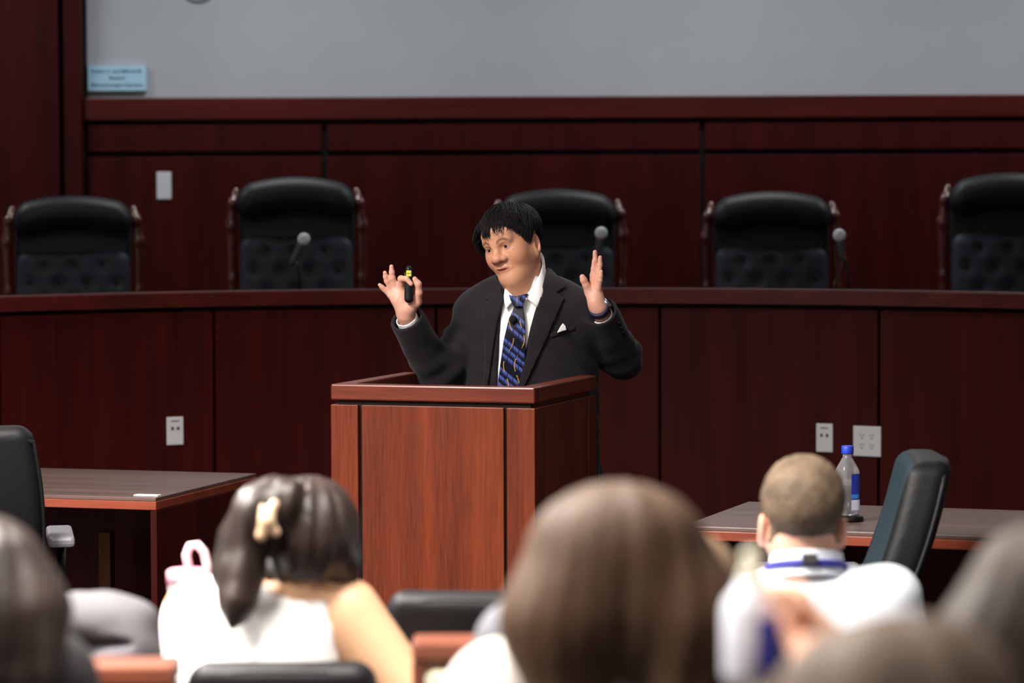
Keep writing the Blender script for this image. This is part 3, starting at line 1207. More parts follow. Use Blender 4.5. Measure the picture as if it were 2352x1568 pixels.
def hand_right(x, y, z):
    """his left hand, open, little finger nearer the camera"""
    D = 9.455
    w = np.array(at(1377, 710, D + .006))
    f = cap(x, y, z, w + (EL_R - WR_R) * .35, w, .028, .0255)
    f = smin(f, cap(x, y, z, at(1375, 705, D), at(1372, 662, D - .006), .024, .0135), .018)
    f = smin(f, cap(x, y, z, at(1370, 700, D), at(1363, 655, D + .014), .022, .0135), .018)
    f = smin(f, cap(x, y, z, at(1365, 692, D - .006), at(1352, 668, D + .004), .0205, .0135), .016)
    f = smin(f, chain(x, y, z, P3([(1354, 672, D + .002), (1346, 655, D - .006), (1340.5, 643, D - .010), (1337.5, 636, D - .012)]), [.0145, .0112, .0108, .0088], .005), .008)
    f = smin(f, chain(x, y, z, P3([(1362, 654, D + .016), (1362, 632, D + .012), (1364, 616, D + .008), (1364.5, 600, D + .004)]), [.0120, .0098, .0088, .0068], .004), .005)
    f = smin(f, chain(x, y, z, P3([(1366, 652, D + .010), (1367, 620, D + .010), (1367.5, 600, D + .010), (1366.5, 579, D + .008)]), [.0120, .0100, .0092, .0070], .004), .005)
    f = smin(f, chain(x, y, z, P3([(1370, 654, D - .002), (1375.5, 626, D - .006), (1378, 608, D - .006), (1378.3, 591, D - .008)]), [.0112, .0092, .0084, .0062], .004), .005)
    f = smin(f, chain(x, y, z, P3([(1374.5, 662, D - .012), (1378, 644, D - .020), (1379.5, 634, D - .022), (1381, 623.5, D - .024)]), [.0105, .0084, .0074, .0056], .004), .005)
    f = smax(f, -chain(x, y, z, P3([(1367, 668, D - .030), (1372, 672, D - .032), (1380, 668, D - .032)]), [.002, .003, .002], .002), .006)
    return f


def body_coarse(x, y, z):
    f = torso_core(x, y, z) + .012
    for s, h, el, wr in ((-1, SH_L, EL_L, WR_L), (1, SH_R, EL_R, WR_R)):
        f = smin(f, smin(cap(x, y, z, h, el, .05, .042), cap(x, y, z, el, wr, .042, .027), .03), .04)
    for s in (-1, 1):
        hip, kn, an = T(s * .09, .02, -.22), T(s * .10, .02, -.62), T(s * .10, .05, -1.02)
        f = smin(f, chain(x, y, z, [hip, kn, an], [.085, .055, .042], .03), .06)
        f = smin(f, cap(x, y, z, an + np.array((0, 0, -.02)), an + np.array((-.03, -.13, -.035)), .035, .026), .03)
    return smin(f, neck_field(x, y, z, -.006), .04)


parts = []
hp, hf = surfnet(head_neck, HC - np.array((.14, .15, .21)), HC + np.array((.14, .15, .14)), .0017)
parts.append((hp, hf, None))
lp = np.array(at(918, 668, 9.42))
parts.append((*surfnet(hand_left, lp - np.array((.075, .085, .14)), lp + np.array((.085, .075, .09)), .0017), 'h'))
rp = np.array(at(1362, 650, 9.45))
parts.append((*surfnet(hand_right, rp - np.array((.05, .06, .16)), rp + np.array((.085, .075, .115)), .0017), 'h'))
parts.append((*surfnet(body_coarse, (-.5, 9.2, .0), (.55, 10.0, 1.45), .014), 'b'))
V, F, C, MI = [], [], [], []
n0 = 0
for P, Fc, kind in parts:
    V.append(P)
    F.append(Fc + n0)
    n0 += len(P)
    if kind is None:
        C.append(face_colour((P - HC) @ HR))
    else:
        base = np.tile(np.array(lin((216, 162, 140))), (len(P), 1))
        if kind == 'h':
            n = np.sin(P[:, 0] * 160) * np.sin(P[:, 2] * 140) * .5 + .5
            base = base * (1 - .25 * n[:, None]) + np.array(lin((216, 140, 122))) * .25 * n[:, None]
        C.append(base)
    MI.append(np.zeros(len(Fc)))
# eyeballs
ev, ef, em = [], [], []
for s in (-1, 1):
    bm = bmesh.new()
    bmesh.ops.create_uvsphere(bm, u_segments=64, v_segments=48, radius=.0136)
    gaze = Vector((.10, -1, -.05)).normalized()
    for fc in bm.faces:
        cdir = fc.calc_center_median().normalized()
        em.append(2 if cdir.dot(gaze) > .905 else 1)
    for v in bm.verts:
        l = np.array(v.co) + np.array((s * .0335, -.0755, -.001))
        ev.append(HR @ l + HC)
    off = len(ev) - len(bm.verts)
    for fc in bm.faces:
        ix = [v.index + off + n0 for v in fc.verts]
        ef.append(ix if len(ix) == 4 else ix + [ix[-1]])
    bm.free()
allF = np.concatenate(F).tolist() + [list(dict.fromkeys(q)) for q in ef]
body = mesh_obj('body', np.concatenate(V + [np.array(ev)]), [tuple(q) for q in allF], None, speaker, mats=[M['skin'], M['eye_white'], M['eye_dark']],
                midx=np.concatenate(MI + [np.array(em)]))
colour(body, np.concatenate(C + [np.ones((len(ev), 3))]))
keep_world(body)

# --- clothing
keep_world(solid('jacket', jacket_field, LO_J, HI_J, .0052, M['suit'], speaker))
sh = keep_world(solid('shirt', lambda x, y, z: np.maximum(np.maximum(shirt_field(x, y, z), -(z - .78)), (z - NK1[2]) - .055 + (y - NK1[1]) * .6), LO_J, HI_J, .0055, M['shirt'], speaker))


def trousers(x, y, z):
    f = None
    for s in (-1, 1):
        hip, kn, an = T(s * .09, .02, -.20), T(s * .10, .02, -.62), T(s * .10, .05, -1.02)
        q = chain(x, y, z, [hip, kn, an], [.105, .078, .070], .03)
        f = q if f is None else smin(f, q, .04)
    u, v, w = to_torso(x, y, z)
    f = smin(f, (np.sqrt(u ** 2 + (v * 1.35) ** 2) - .19) * .8 + np.maximum(np.abs(w + .26) - .1, 0), .04)
    return np.maximum(f, -(z - .055))


keep_world(solid('trousers', trousers, (-.3, 9.3, .02), (.4, 9.95, 1.0), .012, M['dark_cloth'], speaker))
for s in (-1, 1):
    an = T(s * .10, .05, -1.02)
    keep_world(solid('shoe', lambda x, y, z: np.maximum(cap(x, y, z, an + np.array((0, .02, -.012)), an + np.array((-.035, -.17, -.022)), .046, .040), -(z - .003)),
                     an + np.array((-.12, -.25, -.09)), an + np.array((.09, .1, .07)), .008, M['plastic'], speaker))


def shirt_cuff(name, el, wr, a, b):
    d = (wr - el) / np.linalg.norm(wr - el)

    def f(x, y, z):
        o = cap(x, y, z, wr - d * .06, wr + d * .06, .036, .0345)
        o = np.maximum(o, -cap(x, y, z, wr - d * .08, wr + d * .08, .032, .031))
        p = (x - wr[0]) * d[0] + (y - wr[1]) * d[1] + (z - wr[2]) * d[2]
        return np.maximum(np.maximum(o, p - b), a - p)
    keep_world(solid(name, f, wr - .09, wr + .09, .0025, M['shirt'], speaker))


shirt_cuff('shirt_cuff', EL_L, WR_L, -.055, -.012)
shirt_cuff('shirt_cuff', EL_R, WR_R, -.055, -.022)


def jk(x, y, z):
    return jacket_field(x, y, z, False)


def collar_base(x, y, z):
    f = torso_core(x, y, z) - .003
    return smin(f, neck_field(x, y, z, .006), .03)


keep_world(drape('lapel', [(1256, 616), (1275, 634), (1297, 662), (1276, 673), (1294, 688), (1268, 745), (1238, 815), (1203, 890), (1190, 890), (1212, 810), (1231, 725), (1248, 650)], jk, M['suit'], speaker, .004, .005))
keep_world(drape('lapel', [(1152, 660), (1134, 672), (1116, 688), (1126, 692), (1112, 704), (1116, 760), (1118, 830), (1112, 890), (1122, 890), (1133, 810), (1144, 735), (1158, 690)], jk, M['suit'], speaker, .004, .005))
R_, L_, F_ = np.array(at(1249, 608, 9.525)), np.array(at(1160, 664, 9.50)), np.array(at(1196, 684, 9.455))
cn = np.cross(R_ - F_, L_ - F_)
cn *= np.sign(cn[2]) / np.linalg.norm(cn)


def collar_band(x, y, z):
    p = (x - F_[0]) * cn[0] + (y - F_[1]) * cn[1] + (z - F_[2]) * cn[2]
    f = np.maximum(neck_field(x, y, z, .014), -neck_field(x, y, z, .004))
    return np.maximum(np.maximum(f, p), -p - .045)


keep_world(solid('collar_band', collar_band, NK1 - np.array((.1, .1, .06)), NK1 + np.array((.1, .12, .16)), .0024, M['shirt'], speaker))
def surf_at(f, pts):
    P = np.array(pts, dtype=float)
    D = cam_dirs(P[:, 0], P[:, 1])
    t = np.full(len(P), 8.9)
    for _ in range(90):
        Q = D * t[:, None] + np.array([0, 0, CAMH])
        t = np.minimum(t + f(Q[:, 0], Q[:, 1], Q[:, 2]) * .7, 9.56)
    return t


def wing(inner, outer, n=14, m=8):
    """shirt collar point lofted between its fold edge and its free edge"""
    f = lambda x, y, z: np.minimum(collar_base(x, y, z), collar_band(x, y, z))
    rows = []
    for cv in (inner, outer):
        c = np.array(cv, dtype=float)
        tt = np.linspace(0, len(c) - 1, n)
        px = np.stack([np.interp(tt, range(len(c)), c[:, k]) for k in (0, 1)], 1)
        d = surf_at(f, px)
        d = np.polyval(np.polyfit(tt, d, 2), tt)
        rows.append((px, d))
    V, F = [], []
    for lay, o in ((0, -.016), (1, -.011)):
        for i in range(n):
            for j in range(m):
                w = j / (m - 1)
                p = rows[0][0][i] * (1 - w) + rows[1][0][i] * w
                d = rows[0][1][i] * (1 - w) + rows[1][1][i] * w + o - .004 * math.sin(w * math.pi)
                V.append(at(p[0], p[1], d))
    for i in range(n - 1):
        for j in range(m - 1):
            a = i * m + j
            F.append((a, a + m, a + m + 1, a + 1))
            b = a + n * m
            F.append((b, b + 1, b + m + 1, b + m))
    ring = [i * m for i in range(n)] + [(n - 1) * m + j for j in range(1, m)] + [i * m + m - 1 for i in range(n - 2, -1, -1)] + list(range(m - 2, 0, -1))
    for k in range(len(ring)):
        a, b = ring[k], ring[(k + 1) % len(ring)]
        F.append((b, a, a + n * m, b + n * m))
    o = mesh_obj('collar_wing', V, F, M['shirt'], speaker, smooth=True)
    bm = bmesh.new()
    bm.from_mesh(o.data)
    bmesh.ops.recalc_face_normals(bm, faces=bm.faces[:])
    bm.to_mesh(o.data)
    bm.free()
    return keep_world(o)


wing([(1246, 608), (1241, 627), (1231, 646), (1220, 663), (1206, 681)], [(1254, 620), (1253, 644), (1249, 666), (1243, 686), (1234, 706)])
wing([(1160, 661), (1171, 672), (1184, 684)], [(1157, 678), (1158, 694), (1162, 710)], 10, 6)


def tie_colour(pp):
    x, y = pp[:, 0], pp[:, 1]
    u = (x - (1195 - (y - 690) * .105))
    navy, blue, mid, gold = [np.array(lin(q)) for q in ((13, 14, 28), (66, 82, 150), (38, 46, 96), (176, 138, 56))]
    v = y - 690
    t1 = u / .78
    t2 = v - .62 * t1
    row = np.floor(t2 / 17.0)
    f1, f2 = (t1 / 17.0 + .37 * row) % 1, (t2 / 17.0) % 1
    tooth = (f1 * 3) % 1
    on = (f1 > .06) & (f1 < .94) & (f2 > .08) & (f2 < .86 - .30 * tooth) & (row % 4 != 1)
    c = np.where(on[:, None], blue, navy)
    c = np.where((on & (f2 > .50))[:, None], mid, c)
    gx = (u + 8 * np.sin((y - 700) / 17.0)) % 24
    gl = (np.abs(gx - 12) < .9) & (((y - 690 + 7 * np.floor((u + 40) / 24)) % 46) < 30) & (y > 735)
    c = np.where(gl[:, None], gold, c)
    return c


def tie_base(x, y, z):
    return shirt_field(x, y, z) - .004


tie = keep_world(drape('necktie', [(1184, 703), (1202, 703), (1206, 735), (1208, 790), (1206, 840), (1201, 892), (1146, 892), (1152, 840), (1160, 780), (1170, 738)], tie_base, M['tie'], speaker, .006, .006, 1.1, colfn=tie_colour))
kn = drape('tie_knot', [(1175, 680), (1190, 684), (1212, 677), (1207, 690), (1201, 706), (1185, 706), (1178, 692)], tie_base, M['tie'], tie, .014, .008, 1.2, colfn=tie_colour,
           wob=lambda p: .006 * np.exp(-((p[:, 0] - 1193) / 10) ** 2))
# pocket and white pocket square
keep_world(drape('breast_pocket', [(1262, 766), (1318, 748), (1321, 756), (1265, 776)], jk, M['suit'], speaker, .001, .0025, 3))
keep_world(drape('pocket_square', [(1279, 762), (1285, 750), (1290, 743.5), (1295, 748), (1298, 758)], jk, M['shirt'], speaker, .009, .004, 2))
# lapel microphone
q = at(1178, 733, 9.43)
lm = keep_world(solid('lapel_microphone', lambda x, y, z: smin(sph(x, y, z, q, .0125), cap(x, y, z, q, q + Vector((.004, .012, -.02)), .006, .005), .008), np.array(q) - .03, np.array(q) + .03, .002, M['foam'], speaker))
# wrist watch on his left wrist
wd = (WR_R - EL_R) / np.linalg.norm(WR_R - EL_R)
wc = WR_R + wd * .004
ax_ = Vector(wd).to_track_quat('Z', 'Y').to_matrix().to_4x4()
keep_world(lathe('watch_strap', [(.0300, -.011), (.0330, -.010), (.0330, .010), (.0300, .011)], M['navy_strap'], speaker, 32, Matrix.Translation(wc) @ ax_))
q = Vector(at(1394, 696, 9.455))
dq = (q - Vector(wc)).normalized()
keep_world(lathe('watch_case', [(.015, -.006), (.0185, -.003), (.0185, .004), (.015, .007)], M['chrome'], speaker, 28, Matrix.Translation(q) @ dq.to_track_quat('Z', 'Y').to_matrix().to_4x4()))


# --- hair: cap plus strands
def scalp(x, y, z):
    return ell(x, y, z, (0, .014, .030), (.083, .103, .085))


def strand_mesh(paths, w0, w1):
    """paths (N, K, 3); thin tapered three-sided strands"""
    N, K, _ = paths.shape
    tan = np.gradient(paths, axis=1)
    tan /= np.linalg.norm(tan, axis=2, keepdims=True) + 1e-9
    ref = paths - np.array((0, .014, .03))
    a = np.cross(tan, ref)
    a /= np.linalg.norm(a, axis=2, keepdims=True) + 1e-9
    b = np.cross(tan, a)
    wr = np.linspace(1, 0, K) ** .7
    rad = (w1 + (w0 - w1) * wr)[None, :, None]
    V = np.stack([paths + (a * math.cos(t) + b * math.sin(t) * .6) * rad for t in (0, 2.094, 4.189)], 2)
    V = V.reshape(-1, 3)
    base = (np.arange(N) * K * 3)[:, None, None] + (np.arange(K - 1) * 3)[None, :, None]
    q = []
    for k in range(3):
        k2 = (k + 1) % 3
        q.append(np.stack([base + k, base + k2, base + k2 + 3, base + k + 3], -1).reshape(-1, 4))
    return V, np.concatenate(q)


def hair_end(az, rnd, L):
    """height at which strands end, by azimuth: 0 = forehead, +90 = his left side (image right), -90 = his right"""
    d = np.degrees(az)
    fringe = .044 + .006 * np.sin(d * .19 + .6) + .020 * ((np.sin(d * .28 + .4) > .72)) - d * .00080 * (d < 0)
    sideL = np.interp(d, [35, 50, 58, 74, 80, 98, 110, 140, 180], [.050, .022, -.014, -.020, .016, .016, -.02, -.060, -.075])
    sideR = np.interp(-d, [30, 45, 60, 80, 110, 140, 180], [.070, .058, -.014, -.050, -.060, -.070, -.075])
    e = np.where(np.abs(d) < 40, fringe, np.where(d > 0, sideL, sideR))
    return e + rnd * .007


def grow(N, K=15, step=.0165):
    # roots over the upper scalp
    th = RNG.uniform(-math.pi, math.pi, N)
    ph = np.arccos(RNG.uniform(.12, 1.0, N))
    r = np.array((.083, .103, .085))
    P = np.stack([np.sin(ph) * np.sin(th), -np.sin(ph) * np.cos(th), np.cos(ph)], 1) * r + np.array((0, .014, .03))
    whorl = np.array((.012, .060, .105))
    lift = RNG.uniform(.002, .014, N)
    jit = RNG.normal(0, .20, (N, 3)) + .22 * np.stack([np.sin(th * 9 + 1), np.cos(th * 7), np.sin(th * 5)], 1)
    rnd = RNG.normal(0, 1, N)
    path = [P.copy()]
    alive = np.ones(N, bool)
    for k in range(1, K):
        c = (P - np.array((0, .014, .03))) / r ** 2
        n = c / np.linalg.norm(c, axis=1, keepdims=True)
        d = P - whorl
        d /= np.linalg.norm(d, axis=1, keepdims=True) + 1e-6
        d = d + np.array((0, -.12, -.35)) + jit
        d -= n * (d * n).sum(1, keepdims=True)
        d /= np.linalg.norm(d, axis=1, keepdims=True) + 1e-9
        Q = P + d * step
        # keep at its lift above the scalp
        v = (Q - np.array((0, .014, .03)))
        nn = v / r
        ln = np.linalg.norm(nn, axis=1, keepdims=True)
        azq = np.arctan2(Q[:, 0], -(Q[:, 1] - .014))
        tgt = lift * min(1, k / 3) + .026 * np.clip(.12 - np.sin(azq), 0, 1) * np.clip((.095 - Q[:, 2]) / .05, 0, 1)
        unit = v / np.linalg.norm(v, axis=1, keepdims=True)
        low = np.clip((Q[:, 2:3] - (-.01)) / .03, 0, 1)
        surf = np.array((0, .014, .03)) + v / ln + unit * tgt[:, None]
        Qs = surf
        drop = Q.copy()
        Q = Qs * low + drop * (1 - low)
        az = np.arctan2(Q[:, 0], -(Q[:, 1] - .014))
        stop = Q[:, 2] < hair_end(az, rnd, None)
        move = alive & ~stop
        P = np.where(move[:, None], Q, P)
        alive = move
        path.append(P.copy())
    return np.stack(path, 1)


paths = grow(8500)
ln = np.linalg.norm(np.diff(paths, axis=1), axis=2).sum(1)
paths = paths[ln > .012]
# resample so that stopped strands do not bunch up
res = []
K = 9
for p in paths:
    seg = np.linalg.norm(np.diff(p, axis=0), axis=1)
    s = np.concatenate([[0], np.cumsum(seg)])
    t = np.linspace(0, s[-1] * .9999, K)
    res.append(np.stack([np.interp(t, s, p[:, i]) for i in range(3)], 1))
paths = np.stack(res)
SV, SF = strand_mesh(paths, .0016, .0004)


def hair_cap(x, y, z):
    az = np.arctan2(x, -(y - .014))
    e = hair_end(az, 0, None) + .012
    f = scalp(x, y, z) - .004
    return smax(f, (e - z) * .7, .006)


CP, CF = surfnet(hair_cap, (-.11, -.12, -.08), (.11, .14, .14), .0035)
HV = np.concatenate([CP, SV]) @ HR.T + HC
keep_world(mesh_obj('hair', HV, np.concatenate([CF, SF + len(CP)]), M['hair_black'], speaker))

# --- clicker in his hand
ct, cb = Vector(at(941, 615, 9.395)), Vector(at(939.3, 694, 9.385))
ax_c = (ct - cb).normalized()
L_ = (ct - cb).length
clk = empty('presentation_clicker', cb)
tag(clk, 'black handheld presentation clicker with a yellow sticker held up by the man', 'clicker')
qm = ax_c.to_track_quat('Z', 'Y').to_matrix().to_4x4()


def clk_f(x, y, z):
    t = np.clip(z / L_, 0, 1)
    w = .0150 - .0045 * t ** 2
    zz = z - np.clip(z, .012, L_ - .008)
    return (np.sqrt((x * (.0150 / w)) ** 2 + (y * 1.35) ** 2 + zz ** 2) - .0148) * .8


solid('clicker_body', lambda x, y, z: clk_f(x, y, z), (-.02, -.02, -.012), (.02, .02, L_ + .015), .0014, M['plastic'], clk)
yv = box('sticker', (-.0075, -.0122, L_ - .027), (.0085, -.0100, L_ - .008), M['yellow'], clk, .0015)
box('sticker_mark', (-.0055, -.0126, L_ - .018), (.0065, -.0118, L_ - .0165), M['black_cloth'], yv)
box('side_button', (-.0125, -.006, L_ - .030), (-.0102, .004, L_ - .015), M['grey_plastic'], clk, .0008)
# cuff buttons on his left sleeve
for bx, by in ((1419, 742), (1424, 753), (1429, 764)):
    keep_world(drape('cuff_button', [(bx - 3, by - 2), (bx + 1, by - 4), (bx + 4, by), (bx, by + 4), (bx - 3, by + 2)], jk, M['plastic'], speaker, .003, .003, 2))

# ================================================================== THE AUDIENCE
M['hair_dkbrown'] = plain('dark_brown_hair', (44, 33, 29), .42, spec=.4, var=.4, vscale=22, bump=.5, bscale=60, stretch=(1, 1, .15))
M['hair_brown'] = plain('brown_hair', (76, 55, 40), .6, spec=.22, var=.2, vscale=22, bump=.5, bscale=60, stretch=(1, 1, .15))
M['hair_ltbrown'] = plain('light_brown_hair', (124, 101, 77), .5, spec=.35, var=.3, vscale=22, bump=.5, bscale=60, stretch=(1, 1, .15))
M['hair_umber'] = plain('umber_hair', (52, 42, 35), .6, spec=.22, var=.25, vscale=22, bump=.5, bscale=60, stretch=(1, 1, .15))
M['hair_ashbrown'] = plain('ash_brown_hair', (84, 68, 56), .6, spec=.22, var=.2, vscale=22, bump=.5, bscale=60, stretch=(1, 1, .15))
M['hair_short'] = plain('short_brown_hair', (98, 82, 66), .65, spec=.2, var=.45, vscale=17, bump=.8, bscale=160)
M['top_white'] = plain('white_knit_top', (244, 240, 238), .75, bump=.1, bscale=300)
M['top_shirt'] = plain('white_dress_shirt', (222, 226, 236), .8)
M['top_grey'] = plain('grey_jersey', (92, 92, 98), .8)
M['top_black'] = plain('black_jersey', (24, 22, 26), .85)
M['top_cream'] = plain('cream_blouse', (226, 218, 208), .8)
M['clip'] = plain('beige_hair_clip', (196, 166, 134), .35)
M['lanyard'] = plain('blue_lanyard', (40, 44, 140), .6)


def seated(label, d, head, htop, shL, shR, tx, skin, top, sleeves=True, hair=None, hairmat=None, yaw=0, roll=0, rw=.165, hair_box=.3,
           elbows=None, wrists=None, arm_r=.05, hands=True, res=.011, neckline=.0, fold=0):
    """Seated figure facing away from the camera; joints are given as pixels at distance d."""
    s = FPX / d
    C = np.array(at(head, htop, d))
    C[2] -= .125
    R = rot('Y', roll) @ rot('Z', 180 + yaw)
    A, B = np.array(at(*shL, d)), np.array(at(*shR, d))
    mid = (A + B) / 2
    TX = at(tx, 1400, d).x
    hip = np.array((TX, d + .03, .53))
    chest = np.array((TX * .6 + mid[0] * .4, d, min(A[2], B[2]) - .13))
    nb = np.array((C[0] * .5 + mid[0] * .5, d + .0, max(A[2], B[2]) + .02))
    nt = C + np.array((0, -.015, -.06))
    if elbows is None:
        elbows = (A + np.array((-.06, .06, -.27)), B + np.array((.06, .06, -.27)))
    if wrists is None:
        wrists = (np.array((TX - .10, d + .32, .64)), np.array((TX + .10, d + .32, .64)))

    def headf(x, y, z):
        X, Y, Z = x - C[0], y - C[1], z - C[2]
        Q = R.T
        return head_field(Q[0, 0] * X + Q[0, 1] * Y + Q[0, 2] * Z, Q[1, 0] * X + Q[1, 1] * Y + Q[1, 2] * Z, Q[2, 0] * X + Q[2, 1] * Y + Q[2, 2] * Z, .007)

    def trunk(x, y, z, e=0):
        k = 1.45
        f = cap(x, y * k, z, (hip[0], hip[1] * k, hip[2]), (chest[0], chest[1] * k, chest[2]), rw + e, rw + .005 + e) * .78
        f = smin(f, cap(x, y, z, A, B, .055 + e, .055 + e), .07)
        return smin(f, cap(x, y, z, nb + np.array((0, 0, -.02)), (A + nb) / 2, .055 + e, .045 + e), .05)

    def arms(x, y, z, e=0):
        f = None
        for sh, el, wr in ((A, elbows[0], wrists[0]), (B, elbows[1], wrists[1])):
            q = smin(cap(x, y, z, sh, el, arm_r + e, arm_r * .8 + e), cap(x, y, z, el, wr, arm_r * .8 + e, .027 + e), .02)
            f = q if f is None else np.minimum(f, q)
        return f

    def legs(x, y, z, e=0):
        f = None
        for g in (-1, 1):
            q = chain(x, y, z, [(TX + g * .09, d + .03, .52), (TX + g * .11, d + .45, .50), (TX + g * .11, d + .43, .09)], [.085 + e, .06 + e, .042 + e], .03)
            f = q if f is None else smin(f, q, .03)
        return f

    def body_f(x, y, z):
        f = smin(trunk(x, y, z, -.008), arms(x, y, z), .03)
        f = smin(f, legs(x, y, z), .05)
        f = smin(f, cap(x, y, z, nb, nt, .058, .055), .03)
        for g in (-1, 1):
            f = smin(f, cap(x, y, z, (TX + g * .11, d + .43, .06), (TX + g * .12, d + .58, .04), .035, .026), .03)
        if hands:
            for wr, g in ((wrists[0], 1), (wrists[1], -1)):
                f = smin(f, cap(x, y, z, wr, wr + np.array((0, .07, -.01)), .027, .030), .02)
                for q in range(4):
                    b = wr + np.array(((q - 1.5) * .019, .085, -.012))
                    f = smin(f, chain(x, y, z, [b, b + np.array((0, .04, 0)), b + np.array((0, .055 + .01 * (q in (1, 2)), -.03))], [.010, .009, .008], .004), .006)
                f = smin(f, cap(x, y, z, wr + np.array((g * .025, .02, 0)), wr + np.array((g * .045, .075, .0)), .012, .010), .008)
        return f
    r = empty('person', (TX, d, 0))
    tag(r, label, 'person')
    b1 = surfnet(body_f, (min(A[0], TX) - .45, d - .3, -.01), (max(B[0], TX) + .45, d + .85, max(C[2], nb[2] + .04)), res)
    b2 = surfnet(lambda x, y, z: smin(headf(x, y, z), cap(x, y, z, nb, nt, .057, .055), .03), C - np.array((.13, .15, .17)), C + np.array((.13, .15, .14)), .0045)
    V = np.concatenate([b1[0], b2[0]])
    body = mesh_obj('body', V, np.concatenate([b1[1], b2[1] + len(b1[0])]), M['skin'], r)
    colour(body, np.tile(np.array(lin(skin)), (len(V), 1)))
    keep_world(body)

    def top_f(x, y, z):
        f = trunk(x, y, z, .008)
        if sleeves:
            f = smin(f, np.maximum(arms(x, y, z, .012), -sph(x, y, z, wrists[0], .04)), .03)
            f = np.maximum(f, -sph(x, y, z, wrists[1], .04))
        else:
            f = smax(f, -np.minimum(cap(x, y, z, A + np.array((0, .12, -.05)), elbows[0], arm_r * .6, arm_r * .6), cap(x, y, z, B, elbows[1], arm_r + .004, arm_r)), .01)
        if fold:
            f = f + fold * np.sin(30 * (z * 1.0 - x * .75) + 2 * np.sin(14 * x + 9 * z)) * np.clip((nb[2] - z) / .08, 0, 1)
        f = smax(f, -cap(x, y, z, nb + np.array((0, 0, .005 + neckline)), nt, .066, .064), .012)
        return np.maximum(f, -(z - .50))
    keep_world(solid('top', top_f, (min(A[0], TX) - .45, d - .3, .46), (max(B[0], TX) + .45, d + .55, nb[2] + .06), .009, top, r))
    keep_world(solid('trousers', lambda x, y, z: np.maximum(smin(legs(x, y, z, .010), np.maximum(trunk(x, y, z, .004), z - .60), .03), -(z - .10)), (TX - .35, d - .25, .08), (TX + .35, d + .6, .66), .014, M['dark_cloth'], r))
    for g in (-1, 1):
        keep_world(solid('shoe', lambda x, y, z: np.maximum(cap(x, y, z, (TX + g * .11, d + .42, .05), (TX + g * .12, d + .60, .038), .046, .036), -(z - .004)),
                         (TX + g * .11 - .08, d + .34, -.01), (TX + g * .11 + .09, d + .68, .12), .010, M['plastic'], r))
    if hair is not None:
        bx = hair_box
        keep_world(solid('hair', lambda x, y, z: hair(x, y, z, C, headf), C - np.array((bx, .26, .46)), C + np.array((bx, .22, .17)), .0075, hairmat, r))
    return r, dict(C=C, A=A, B=B, nb=nb, nt=nt, trunk=trunk, head=headf)


def strandy(x, y, z, C, amp=.003, fr=95):
    a = np.arctan2(x - C[0], y - C[1] - .02)
    return amp * np.sin(fr * a / 6 + 2.5 * np.sin(9 * z + 3 * a)) + amp * .6 * np.sin(fr * a / 2.7 + 15 * z)


# --- woman with a ponytail in a white sleeveless top
def hair_pony(x, y, z, C, headf):
    f = headf(x, y, z) - .012
    f = np.maximum(f, smax(-(z - C[2] + .085 + .35 * (y - C[1])), (y - C[1] - .045) - .25 * (z - C[2]), .02))
    f = smin(f, ell(x, y, z, C + np.array((0, -.012, .012)), (.094, .108, .108)), .02)
    f = np.maximum(f, -(z - C[2] + .075 + .3 * (y - C[1] + .05)))
    d = C[1]
    p = P3([(640, 1150, d - .10), (590, 1180, d - .12), (556, 1235, d - .115), (548, 1310, d - .125), (545, 1380, d - .15), (528, 1436, d - .16)])
    f = smin(f, chain(x, y, z, p, [.05, .048, .042, .046, .036, .008], .02), .02)
    return f + strandy(x, y, z, C)


w_el = (np.array(at(455, 1640, 5.95)), np.array(at(975, 1640, 5.66)))
w_wr = (np.array(at(480, 1640, 6.02)), np.array(at(800, 1660, 5.98)))
woman, wi = seated('woman with a dark ponytail and beige clip in a white sleeveless top', 5.70, 706, 1094, (455, 1408), (795, 1405), 560, (226, 176, 138),
                   M['top_white'], False, hair_pony, M['hair_dkbrown'], roll=6, rw=.170, elbows=w_el, wrists=w_wr, arm_r=.066, neckline=.02)
q = [np.array(at(*p)) for p in ((598, 1166, 5.545), (612, 1195, 5.535), (600, 1228, 5.535), (630, 1158, 5.545), (634, 1222, 5.54))]
keep_world(solid('hair_clip', lambda x, y, z: smin(smin(cap(x, y, z, q[0], q[1], .012, .014), cap(x, y, z, q[1], q[2], .014, .012), .008),
                                                  smin(cap(x, y, z, q[1], q[3], .011, .010), cap(x, y, z, q[1], q[4], .011, .009), .008), .008),
                 q[1] - .07, q[1] + .07, .004, M['clip'], woman))


# --- man with short hair in a white shirt and lanyard
def hair_crop(x, y, z, C, headf):
    zz = (z - C[2])
    th = np.interp(np.clip(zz, -.09, .13), [-.09, -.04, .03, .09, .13], [.0015, .004, .010, .015, .018])
    f = headf(x, y, z) - th
    f = np.maximum(f, -(zz + .072 + .25 * (y - C[1] + .08)))
    ear = np.minimum(ell(np.abs(x - C[0]), y, z, (.09, C[1] - .012, C[2] - .02), (.022, .026, .042)), 1)
    f = smax(f, -ear, .006)
    f = np.maximum(f, (y - C[1] - .04) - .6 * (zz - .03))
    return f + .0016 * np.sin(260 * x + 40 * np.sin(30 * z)) * np.sin(210 * z + 90 * x)


man, mi = seated('man with short brown hair in a white shirt and blue lanyard, seen from behind', 6.30, 1843, 1046, (1712, 1392), (2040, 1372), 1890, (232, 178, 154),
                 M['top_shirt'], True, hair_crop, M['hair_short'], yaw=0, roll=2, rw=.175, arm_r=.056, neckline=.092, fold=.0075)
nb, nt = mi['nb'], mi['nt']
ct_ = np.array(at(1852, 1270, 6.30))
cb_ = np.array(at(1852, 1332, 6.30))


